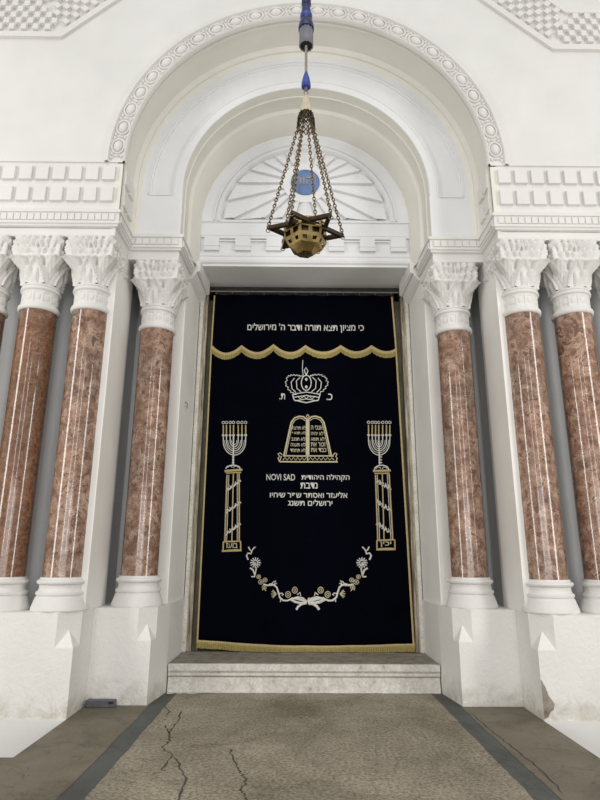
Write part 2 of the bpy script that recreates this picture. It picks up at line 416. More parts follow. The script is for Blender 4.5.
# cornice with a tile band, mitred round both orders of each side, and the beam under it
PATH = [(-WALL_X, YA), (-XA, YA), (-XA, YB), (-XB, YB), (-1.585, 7.22)]
for i, s in enumerate((-1, 1)):
    mb = MB()
    prof = [(-.05,5.47),(.0,5.465),(.055,5.425),(.06,5.40),(.06,5.385),(.045,5.38),(.04,5.375),(.04,5.275),(.05,5.27),(.052,5.245),(.035,5.235),(.03,5.215),(.012,5.21),(0,5.205),(0,5.095),(-.30,5.095)]
    path = PATH
    t = MB(); t.sweep(prof, path)
    t.poly([(-1.585+o, 7.22, z) for o, z in prof[:-1]])
    t.v = [(s*-v[0], v[1], v[2]) for v in t.v]
    mb.v += t.v; mb.f += t.f
    # tiles
    segs = [((-WALL_X, YA), (-XA, YA)), ((-XA, YA), (-XA, YB)), ((-XA, YB), (-XB, YB)), ((-XB, YB), (-1.585, 7.2))]
    for (ax, ay), (bx, by) in segs:
        d = Vector((bx-ax, by-ay)); L = d.length; d.normalize(); nr = Vector((d.y, -d.x))
        m_ = max(1, int((L-.04)/.078)); st = L/m_
        for k in range(m_):
            c = Vector((ax, ay))+d*(st*(k+.5))+nr*.044
            mb.obox((-s*c.x, c.y, 5.325), (-s*d.x*st*.43, d.y*st*.43, 0), (s*nr.x*.012, -nr.y*.012, 0), (0, 0, .043), .05)
    struct(mb.build('trim_%d' % (10+i), M['carved']))

# piers and niche backs
for i, s in enumerate((-1, 1)):
    mb = MB()
    def B(x0, x1, *a):
        q = sorted((s*x0, s*x1)); mb.box(q[0], q[1], *a)
    B(XA, 2.42, 6.26, 6.90, .946, 5.094)          # pier beside the outer columns
    B(XB+.005, 1.78, 7.13, 7.60, .946, 5.094)      # pier beside the inner column
    # slightly splayed reveal to the doorway
    q = [(1.60, 7.15), (1.562, 7.95), (1.562, 8.3), (1.75, 8.3), (1.75, 7.15)]
    lo = [(s*x, y, .946) for x, y in q]; hi = [(s*x, y, 5.6) for x, y in q]
    for k in range(5): mb.poly([lo[k], lo[(k+1) % 5], hi[(k+1) % 5], hi[k]])
    struct(mb.build('wall_pier_%s' % ('left', 'right')[i], M['jamb']))
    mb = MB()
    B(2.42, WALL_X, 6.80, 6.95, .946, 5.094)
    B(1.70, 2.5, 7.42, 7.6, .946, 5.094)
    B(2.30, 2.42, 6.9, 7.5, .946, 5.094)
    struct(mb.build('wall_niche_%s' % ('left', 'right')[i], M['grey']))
    # hidden masonry behind the cornice of the second order
    mb = MB(); B(1.62, 2.3, 6.62, 7.6, 5.096, 5.2)
    struct(mb.build('wall_bay_%s' % ('left', 'right')[i], M['wall']))

mb = MB(); mb.box(-1.62, 1.62, YT+.061, YT+.2, 6.17, 7.8); struct(mb.build('wall_tympanum', M['panel']))
# lintel under the fan, soffit
mb = MB()
mb.box(-1.5, 1.5, YT+.0, 8.3, 5.90, 6.16)
mb.box(-1.5, 1.5, YT-.02, YT+.1, 6.135, 6.165)
mb.box(-1.5, 1.5, YT-.006, YT+.1, 5.925, 5.945)
mb.box(-1.5, 1.5, YT+.03, 8.3, 5.46, 5.90)
prof = [(.0,5.66),(.03,5.645),(.035,5.60),(.02,5.585),(.02,5.565),(.05,5.55),(.06,5.52),(.05,5.49),(.03,5.475),(.0,5.47)]
mb.grid([[(x, YT+.03-o, z) for o, z in prof] for x in (-1.5, 1.5)])
mb.box(-1.52, 1.52, YT+.005, 8.3, 5.44, 5.48)
edges = []
x = -1.5
cs = [-1.335, -.89, -.445, 0, .445, .89, 1.335]
for c in cs:
    a, b_ = max(-1.5, c-.11), min(1.5, c+.11)
    mb.box(a, b_, YT+.0, YT+.04, 5.69, 5.90)
    mb.box(a-.002, b_+.002, YT-.02, YT+.03, 5.683, 5.74)
    mb.box(a, b_, YT-.010, YT+.04, 5.755, 5.775)
for c0, c1 in zip(cs[:-1], cs[1:]):
    mb.box(c0+.11, c1-.11, YT-.015, YT+.04, 5.87, 5.905)
    mb.box(c0+.11, c1-.11, YT-.004, YT+.04, 5.835, 5.855)
struct(mb.build('trim_12', M['panel']))

# fan of folded rays over the doorway with a blue medallion
fan = empty('sunburst_relief', (0, YT, 6.16))
tag(fan, 'white half-round relief of folded rays above the doorway around a blue disc', 'relief')
CF = (0.0, 6.785); RF = 1.215; ZB = 6.165
def hit(a):
    c, s_ = math.cos(a), math.sin(a)
    dz = CF[1]-(ZC+.02); bq = dz*s_; t = -bq+math.sqrt(max(0, bq*bq-(dz*dz-RF*RF)))
    if s_ < -1e-6: t = min(t, (CF[1]-ZB)/-s_)
    return t
mb = MB(); NS = 24; sub = 10
for k in range(NS):
    a0, a1 = math.radians(15*k), math.radians(15*(k+1)); mid = (a0+a1)/2; right = math.cos(mid) > 0
    rows = []
    for j in range(sub+1):
        fr = j/sub; a = a0+(a1-a0)*fr
        h = (1-fr) if right else fr
        y = YT+.02-.055*h - (.006 if j % 2 else 0)
        t1 = hit(a)-.05; rr = [.31, .36, t1*.6, t1]
        hh = [YT+.005-.03*h, y, y, y]
        rows.append([(CF[0]+r_*math.cos(a), hy, CF[1]+r_*math.sin(a)) for r_, hy in zip(rr, hh)])
    mb.grid(rows)
    edge = rows[0] if right else rows[-1]
    mb.grid([edge, [(p[0], YT+.03, p[2]) for p in edge]])
mb.box(-1.25, 1.25, YT+.022, YT+.06, ZB-.02, 7.5)
mb.lathe([(.001,0),(.33,0),(.33,.03)], n=48, cap=False)
k = len(mb.v)-48*3
for i in range(k, len(mb.v)):
    x, y, z = mb.v[i]; mb.v[i] = (CF[0]+x, YT-.03+z, CF[1]+y)
o = mb.build('rays', M['panel'], weld=False); o.parent = fan; o.matrix_parent_inverse = Matrix.Translation((0, -YT, -6.16))
def child(o, root):
    o.parent = root; o.matrix_parent_inverse = Matrix.Translation(-root.location); return o
mb = MB(); mb.lathe([(.001,0),(.195,0),(.21,.006),(.212,.02),(.21,.04)], n=56, cap=False)
mb.v = [(CF[0]+x, YT-.055+z, CF[1]+y) for x, y, z in mb.v]
disc = child(mb.build('medallion', M['medallion'], smooth=40), fan); disc['label'] = 'blue disc with tan Hebrew letters'

# text helper: flat lettering fitted to a rectangle on an upright plane
def lettering(name, text, rect, y, mat, root, thick=.004, foldf=None, bold=0.0):
    x0, z1, x1, z0 = rect
    cu = bpy.data.curves.new(name, 'FONT'); cu.body = text; cu.extrude = 0.0; cu.offset = bold; cu.resolution_u = 3
    tmp = bpy.data.objects.new(name+'_tmp', cu); COL.objects.link(tmp)
    dg = bpy.context.evaluated_depsgraph_get(); dg.update()
    me = bpy.data.meshes.new_from_object(tmp.evaluated_get(dg))
    bpy.data.objects.remove(tmp); bpy.data.curves.remove(cu)
    me.name = name
    xs = [v.co.x for v in me.vertices]; ys = [v.co.y for v in me.vertices]
    ax, bx, ay, by = min(xs), max(xs), min(ys), max(ys)
    for v in me.vertices:
        X = x0+(v.co.x-ax)/(bx-ax)*(x1-x0); Z = z0+(v.co.y-ay)/(by-ay)*(z1-z0)
        v.co = (X, y+(foldf(X, Z) if foldf else 0), Z)
    me.materials.clear(); me.materials.append(mat)
    # one part per word: split the flat letters where the gap is wide
    iv = sorted((min(me.vertices[i].co.x for i in p.vertices), max(me.vertices[i].co.x for i in p.vertices), p.index) for p in me.polygons)
    gap = .26*(z1-z0); words = []; end = None
    for a, b_, idx in iv:
        if end is None or a > end+gap: words.append([]); end = b_
        words[-1].append(idx); end = max(end, b_)
    res = None
    for wd in words:
        t = MB(); t.v = [tuple(v.co) for v in me.vertices]
        use = sorted({i for q in wd for i in me.polygons[q].vertices}); mp_ = {v: k for k, v in enumerate(use)}
        t.v = [t.v[i] for i in use]; t.f = [[mp_[i] for i in me.polygons[q].vertices] for q in wd]
        res = t.build(name, mat); m = res.modifiers.new('thickness', 'SOLIDIFY'); m.thickness = thick; m.offset = 0
        child(res, root)
    bpy.data.meshes.remove(me)
    return res
o = lettering('lettering', 'הוהי', (-.155, 6.86, .155, 6.74), YT-.060, M['letter'], fan, .008, bold=.01)
o.parent = disc; o.matrix_parent_inverse = Matrix.Identity(4)

# corbels under the lintel ends
for s, side in ((-1, 'left'), (1, 'right')):
    mb = MB()
    def sec(y, xi, zi, xo, zo):
        pr = [(xi-.045, 5.439), (xi-.045, zi+.015), (xi-.012, zi-.004), (xi-.004, zi+.012)]
        for k in range(9):
            t = k/8*math.pi/2; pr.append((xi+(xo-xi)*(1-math.cos(t))*.55+(xo-xi)*.45*k/8, zi-(zi-zo)*(.55*math.sin(t)+.45*k/8)))
        pr += [(xo, 5.439)]
        return [(s*x, y, z) for x, z in pr]
    a, b_ = sec(7.26, 1.497, 5.275, 1.612, 5.15), sec(7.92, 1.462, 5.235, 1.575, 5.105)
    mb.grid([a+[a[0]], b_+[b_[0]]]); mb.poly(a); mb.poly(b_)
    o = mb.build('corbel', M['carved'], smooth=40)
    tag(o, 'white hollow-moulded corbel under the %s end of the door lintel' % side, 'corbel', 'corbels of the doorway')

# pedestals with stopped chamfers
def pedestal(s, front_y, cx, fx, side_pts, zb, label, mat, c=.17):
    """front face from fx to cx, then side_pts going back"""
    mb = MB(); zt, zn, za = .945, .62, .785
    C = Vector((cx, front_y)); F = Vector((fx, front_y)); S = Vector(side_pts[0])
    f1 = C+(F-C).normalized()*c; s1 = C+(S-C).normalized()*c
    def P(v, z): return (s*v[0], v[1], z)
    mb.poly([P(F, zb), P(C, zb), P(C, zn), P(f1, zn), P(f1, zt), P(F, zt)])
    mb.poly([P(C, zb), P(S, zb), P(S, zt), P(s1, zt), P(s1, zn), P(C, zn)])
    A = (f1+s1)/2
    mb.poly([P(f1, zt), P(f1, zn), P(A, za), P(s1, zn), P(s1, zt)])
    mb.poly([P(f1, zn), P(C, zn), P(A, za)]); mb.poly([P(C, zn), P(s1, zn), P(A, za)])
    pts = [F, f1, s1]+[Vector(p) for p in side_pts]
    mb.poly([P(p, zt) for p in pts])
    sp = [Vector(p) for p in side_pts]
    for a, b_ in zip(sp[:-1], sp[1:]): mb.poly([P(a, zb), P(b_, zb), P(b_, zt), P(a, zt)])
    mb.poly([P(sp[-1], zb), P(F, zb), P(F, zt), P(sp[-1], zt)])
    o = mb.build('pedestal', mat)
    # slight plaster thickness at the top edge
    return tag(o, label, 'pedestal', 'column pedestals')
ped = []
for s, side in ((-1, 'left'), (1, 'right')):
    p = pedestal(s, 6.03, 2.25, WALL_X, [(2.262, 6.57), (2.262, 7.3), (WALL_X, 7.3)], -.31, 'long rough white plaster pedestal under the three outer columns on the %s' % side, M['plinth'], .18)
    ped.append(p)
    pedestal(s, 6.57, 1.63, 2.261, [(1.56, 7.13), (1.553, 7.70), (1.548, 8.05), (2.261, 8.05)], 0.0, 'white plaster pedestal under the single column %s of the doorway' % side, M['plinth'], .15)
# spalled patch on the arris of the right outer pedestal
mb = MB(); out = [(2.252,.36),(2.285,.30),(2.31,.22),(2.36,.15),(2.345,.10),(2.31,.08),(2.29,.04),(2.252,.02)]
mb.poly([(x, 6.024, z) for x, z in out]); mb.grid([[(x, 6.024, z) for x, z in out+[out[0]]], [(x, 6.04, z) for x, z in out+[out[0]]]])
o = mb.build('chipped_patch', M['chip']); o.parent = ped[1]; o['label'] = 'broken brown patch in the plaster'
# smoother skirting band low on the outer pedestals
for k, s in enumerate((-1, 1)):
    mb = MB(); q = sorted((s*2.252, s*WALL_X)); mb.box(q[0], q[1], 6.008, 6.06, -.31, .0)
    struct(mb.build('baseboard_%s' % ('left', 'right')[k], M['lower']))

# platform and lower floor
mb = MB(); mb.box(-2.25, 2.25, -3.0, 8.3, -.31, 0.0)
platform = struct(mb.build('floor', M['floor']))
random.seed(21)
for path_ in ([(-1.24,6.40),(-1.188,5.963),(-1.20,5.60)], [(-1.28,5.85),(-1.22,5.677),(-1.15,5.421),(-1.17,5.213),(-1.05,5.05),(-1.06,4.7)],
              [(-.62,5.20),(-.585,5.005),(-.494,4.688),(-.438,4.536),(-.45,4.35),(-.404,4.198),(-.42,4.0)], [(-1.014,5.001),(-.937,4.764),(-.86,4.57),(-.84,4.1)],
              [(-1.463,6.62),(-1.40,6.45),(-1.336,6.315),(-1.343,6.168)], [(-.31,5.78),(-.056,5.86),(.215,5.818)],
              [(1.66,4.3),(1.69,4.85),(1.665,5.32),(1.64,5.682),(1.63,6.3)]):
    pts = []
    for (ax, ay), (bx_, by) in zip(path_[:-1], path_[1:]):
        nn = 8
        pts += [(ax+(bx_-ax)*q/nn+random.uniform(-.012, .012), ay+(by-ay)*q/nn) for q in range(nn)]
    pts.append(path_[-1]); t = MB()
    wd = [.004+.006*random.random() for _ in pts]; wd[0] = wd[-1] = .001
    t.grid([[(x-w_, y, .0012) for (x, y), w_ in zip(pts, wd)], [(x+w_, y, .0012) for (x, y), w_ in zip(pts, wd)]])
    o = struct(t.build('crack', M['crack'])); o.parent = platform
mb = MB(); mb.box(-9, 9, -3.0, 6.06, -.45, -.31)
struct(mb.build('floor_lower', M['floor']))

# threshold step
st = empty('threshold_step', (0, 7.15, 0)); tag(st, 'worn white stone step with moulded front below the dark curtain', 'step')
mb = MB()
prof = [(7.155,.0),(7.165,.155),(7.165,.16),(7.185,.163),(7.185,.170),(7.150,.172),(7.145,.180),(7.145,.208),(7.16,.212),(7.16,.22),(7.135,.224),(7.13,.232),(7.13,.292),(7.14,.30)]
mb.grid([[(x, y, z) for y, z in prof] for x in [-1.546+3.092*i/40 for i in range(41)]])
mb.poly([(-1.546, 7.14, .30), (1.546, 7.14, .30), (1.54, 8.3, .30), (-1.54, 8.3, .30)])
child(mb.build('riser', M['step'], smooth=30), st)
mb = MB(); mb.box(-1.54, 1.54, 7.17, 8.28, .2985, .303)
o = child(mb.build('tread', M['tread']), st); o['label'] = 'dusty grey top surface'
# pale lime streaks at the foot of the step
mb = MB()
random.seed(3)
top = []; bot = []
for i in range(61):
    x = -1.54+3.08*i/60; e = .015+.03*random.random()+(.10 if x < -1.2 else 0)*random.random()
    top.append((x, 7.156, .0035)); bot.append((x, 7.15-e, .0035))
mb.grid([top, bot]); o = mb.build('mortar_smear', M['step']); child(o, st)

# doorway: frame, head, closed door behind the curtain
mb = MB(); mb.box(-1.40, 1.40, 8.20, 8.26, .30, 5.44)
struct(mb.build('door_1', M['wood_dark']))
fr = MB()
for s in (-1, 1):
    q = sorted((s*1.552, s*1.498)); fr.box(q[0], q[1], 7.93, 8.10, .302, 5.20)
d1 = struct(fr.build('trim_13', M['whitewood'], bevel=.012))
fr = MB()
for s in (-1, 1):
    q = sorted((s*1.50, s*1.445)); fr.box(q[0], q[1], 8.00, 8.20, .302, 5.44)
    q = sorted((s*1.47, s*1.455)); fr.box(q[0], q[1], 7.985, 8.02, .302, 5.3)
struct(fr.build('trim_14', M['wornwood'], bevel=.006))
fr = MB()
for s in (-1, 1):
    q = sorted((s*1.446, s*1.37)); fr.box(q[0], q[1], 8.12, 8.25, .302, 5.44)
struct(fr.build('trim_15', M['wood_olive']))
mb = MB(); mb.box(-1.45, 1.45, 8.12, 8.22, 5.24, 5.438); mb.box(-1.45, 1.45, 8.05, 8.14, 5.38, 5.438)
struct(mb.build('trim_16', M['wood_dark'], bevel=.004))

# ------------------------------------------------------------------ columns
def neck_mesh():
    rows = []; n = 192; H = .33
    prof = []
    def add(z, r): prof.append((z, r))
    for k in range(9):
        t = math.pi*k/8; add(.035-.035*math.cos(t), .208+.022*math.sin(t))
    add(.072, .205)
    for k in range(13): add(.078+.150*k/12, .204)
    add(.236, .206)
    for k in range(7):
        t = math.pi*k/6; add(.262-.022*math.cos(t), .212+.014*math.sin(t))
    add(.290, .203)
    for k in range(7):
        t = math.pi*k/6; add(.305-.014*math.cos(t), .206+.010*math.sin(t))
    add(.325, .198)
    for z, r in prof:
        row = []
        for i in range(n):
            th = 2*math.pi*i/n; d = 0
            if .085 < z < .222:
                u = (i % 16)/16.0; v = (z-.085)/.137
                iu, iv = abs(u-.5), abs(v-.5)
                ins = iu < .36 and iv < .40
                ring = ins and (iu > .25 or iv > .26)
                if ring: d = -.010
            row.append(((r+d)*math.cos(th), (r+d)*math.sin(th), z))
        rows.append(row)
    m = MB(); m.grid(rows, True); return m

def capital_mesh():
    m = MB(); nf = 40; n = nf*4; H = .575; rows = []
    nv = 76
    rnd = random.Random(11)
    def g(x, s): return math.exp(-(x/s)**2)
    def sstep(a, b, x):
        t = max(0, min(1, (x-a)/(b-a))); return t*t*(3-2*t)
    VB = .52
    for j in range(nv+1):
        v = j/nv; row = []
        for i in range(n):
            u = ((i % nf)+.5)/nf*2-1; th = (i//nf)*math.pi/2-math.pi/4+math.pi/2*((i % nf)+.5)/nf
            c, s_ = math.cos(th), math.sin(th)
            sq = 1/max(abs(c), abs(s_)); sq = min(sq, 1.36)
            d = 0
            if v < VB:
                t = v/VB
                base = .196+.066*t**2.0+.012*math.sin(t*3.1)
                blend = .8*t**2.0
                r = base*((1-blend)+blend*sq)
                cv = .60*(1-t**1.5)                      # crossing ribbons
                ru = abs(u)-cv
                rib = g(ru, .085)
                d += .046*rib-.030*g(ru, .024)
                cv2 = .60*(1-t**1.5)+.24
                d += .018*g(abs(u)-cv2, .06)*(1-.3*t)
                # inner leaf with a rib
                if abs(u) < cv:
                    d += .034*g(u, .15)*g(t-.28, .26)-.022*g(u, .025)*(t < .6)
                    d -= .014*g(abs(u)-.22, .05)*(t < .55)
                # outer hanging leaves curling out towards the corners
                ou = abs(u)-.74
                d += .052*g(ou, .17)*sstep(.55, .95, t)
                d += .05*g(abs(u)-1, .20)*sstep(.3, .85, t)
                d -= .075*g(abs(u)-.50, .085)*g(t-.80, .15)
                d += .007*math.sin(abs(u)*42+t*16)*sstep(.25, .8, abs(u))
                d += .03*g(t-.98, .05)*(.6+.4*math.cos(u*22))
            else:
                t = (v-VB)/(1-VB)
                half = .262+.008*t; au_ = abs(u)
                r = half*sq
                au = au_
                for (cu, ct, su, stt, amp) in ((.22,.68,.13,.20,.036),(.52,.74,.13,.17,.038),(.80,.70,.12,.20,.036),(1.0,.35,.10,.30,.030),(.14,.26,.11,.15,.030),(.42,.30,.12,.17,.040),(.70,.26,.12,.17,.036),(0,.50,.045,.40,.030)):
                    e_ = ((au-cu)/su)**2+((t-ct)/stt)**2
                    d += amp*math.exp(-e_*e_)
                    d += amp*.30*math.exp(-e_)*math.cos(math.atan2((t-ct)/stt, (au-cu)/su)*5)
                for (cu, ct) in ((.10,.50),(.34,.50),(.62,.50),(.88,.50),(.36,.90),(.66,.92),(.07,.86)):
                    d -= .034*math.exp(-((au-cu)/.05)**2-((t-ct)/.10)**2)
                if t > .93: d = .014
                if t < .06: d += .018+.01*math.cos(u*20)
            rr = r+d
            row.append((rr*c, rr*s_, v*H))
        rows.append(row)
    rows.append([(0, 0, H)]*n)
    m.grid(rows, True); return m

def base_mesh():
    m = MB(); prof = [(.278,0),(.284,.012),(.280,.035),(.270,.065),(.258,.100),(.250,.130),(.238,.140),(.238,.150),(.246,.155),(.250,.170),(.246,.185),(.234,.190),(.226,.200),(.220,.225),(.222,.250),(.230,.258),(.244,.264),(.250,.280),(.246,.295),(.232,.303),(.222,.306),(.222,.325),(.20,.327)]
    m.lathe(prof, n=56); return m

def make_column():
    root = empty('column')
    base_mesh().build('base', M['carved'], root, smooth=35, loc=(0, 0, .945))
    sh = MB(); sh.lathe([(.206+.0*k, 0+k*(2.945/12)) for k in range(13)], n=72)
    sh.build('shaft', M['marble'], root, smooth=40, loc=(0, 0, 1.268))
    neck_mesh().build('necking', M['carved'], root, smooth=60, loc=(0, 0, 4.20))
    capital_mesh().build('capital', M['carved'], root, smooth=75, loc=(0, 0, 4.522))
    return root
proto = make_column(); pc = list(proto.children)
used = [False]
def place_column(x, y, label, dark=False, group='marble columns of the portal'):
    if not used[0]: r = proto; used[0] = True; kids = pc
    else:
        r = proto.copy(); COL.objects.link(r); kids = []
        for ch in pc:
            c = ch.copy(); COL.objects.link(c); c.parent = r; kids.append(c)
    r.location = (x, y, 0); tag(r, label, 'column', group)
    for c in kids:
        if c.name.startswith('shaft') and dark:
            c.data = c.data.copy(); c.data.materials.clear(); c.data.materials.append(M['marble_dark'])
    return r
lab = {(-1,0): 'outer left red marble column nearest the doorway with carved white capital',
       (-1,1): 'darker plain red marble column in the middle of the outer left group',
       (-1,2): 'leftmost red marble column, cut off by the photo edge',
       (1,0): 'outer right red marble column nearest the doorway with carved white capital',
       (1,1): 'mottled red marble column second from the doorway in the outer right group',
       (1,2): 'rightmost red marble column, almost wholly cut off by the photo edge'}
for s in (-1, 1):
    for k in range(3):
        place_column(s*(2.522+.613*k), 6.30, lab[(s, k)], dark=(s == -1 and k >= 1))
    place_column(s*1.878, 6.86, 'single red marble column standing just %s of the doorway' % ('left' if s < 0 else 'right'))

# small iron hook on the left jamb
mb = MB(); mb.tube([(-1.60, 7.42, 3.45), (-1.57, 7.42, 3.45), (-1.555, 7.42, 3.43), (-1.56, 7.42, 3.37)], .007, 6)
tag(mb.build('wall_hook', M['iron'], smooth=40), 'tiny iron hook in the white jamb left of the curtain', 'hook')
# small slate grey block on the floor
bx = empty('grey_block', (-2.08, 6.505, 0)); tag(bx, 'small slate grey block lying on the floor against the left pedestals', 'block')
mb = MB(); mb.box(-.148, .148, -.04, .04, 0, .068)
mb.build('body', M['boxgrey'], bx, bevel=.008)
mb = MB(); mb.box(.085, .138, -.044, -.035, .034, .058); mb.build('dark_slot', M['black'], bx)
SCALLOP= [(-1.357, 4.466), (-1.14, 4.316), (-0.916, 4.47), (-0.674, 4.328), (-0.451, 4.487), (-0.223, 4.331), (0.017, 4.477), (0.273, 4.342), (0.533, 4.481), (0.769, 4.346), (0.986, 4.484), (1.182, 4.357), (1.341, 4.435)]
TEXT= {'a': (-0.841, 4.811, 0.878, 4.666), 'crL': (-0.353, 3.732, -0.273, 3.644), 'crR': (0.319, 3.737, 0.404, 3.641), 'l1a': (-0.516, 2.579, -0.122, 2.492), 'l1b': (-0.033, 2.582, 0.627, 2.482), 'l2': (-0.047, 2.465, 0.187, 2.384), 'l3': (-0.463, 2.34, 0.596, 2.258), 'l4': (-0.216, 2.233, 0.39, 2.149), 'pl': (-1.038, 1.653, -0.883, 1.589), 'pr': (1.022, 1.683, 1.173, 1.612), 'tl0': (-0.166, 3.265, 0.022, 3.209), 'tr0': (0.098, 3.267, 0.259, 3.21), 'tl1': (-0.172, 3.185, 0.022, 3.129), 'tr1': (0.098, 3.186, 0.273, 3.13), 'tl2': (-0.179, 3.104, 0.022, 3.049), 'tr2': (0.098, 3.106, 0.287, 3.05), 'tl3': (-0.185, 3.025, 0.022, 2.969), 'tr3': (0.098, 3.026, 0.3, 2.971), 'tl4': (-0.191, 2.945, 0.022, 2.89), 'tr4': (0.098, 2.947, 0.313, 2.892)}
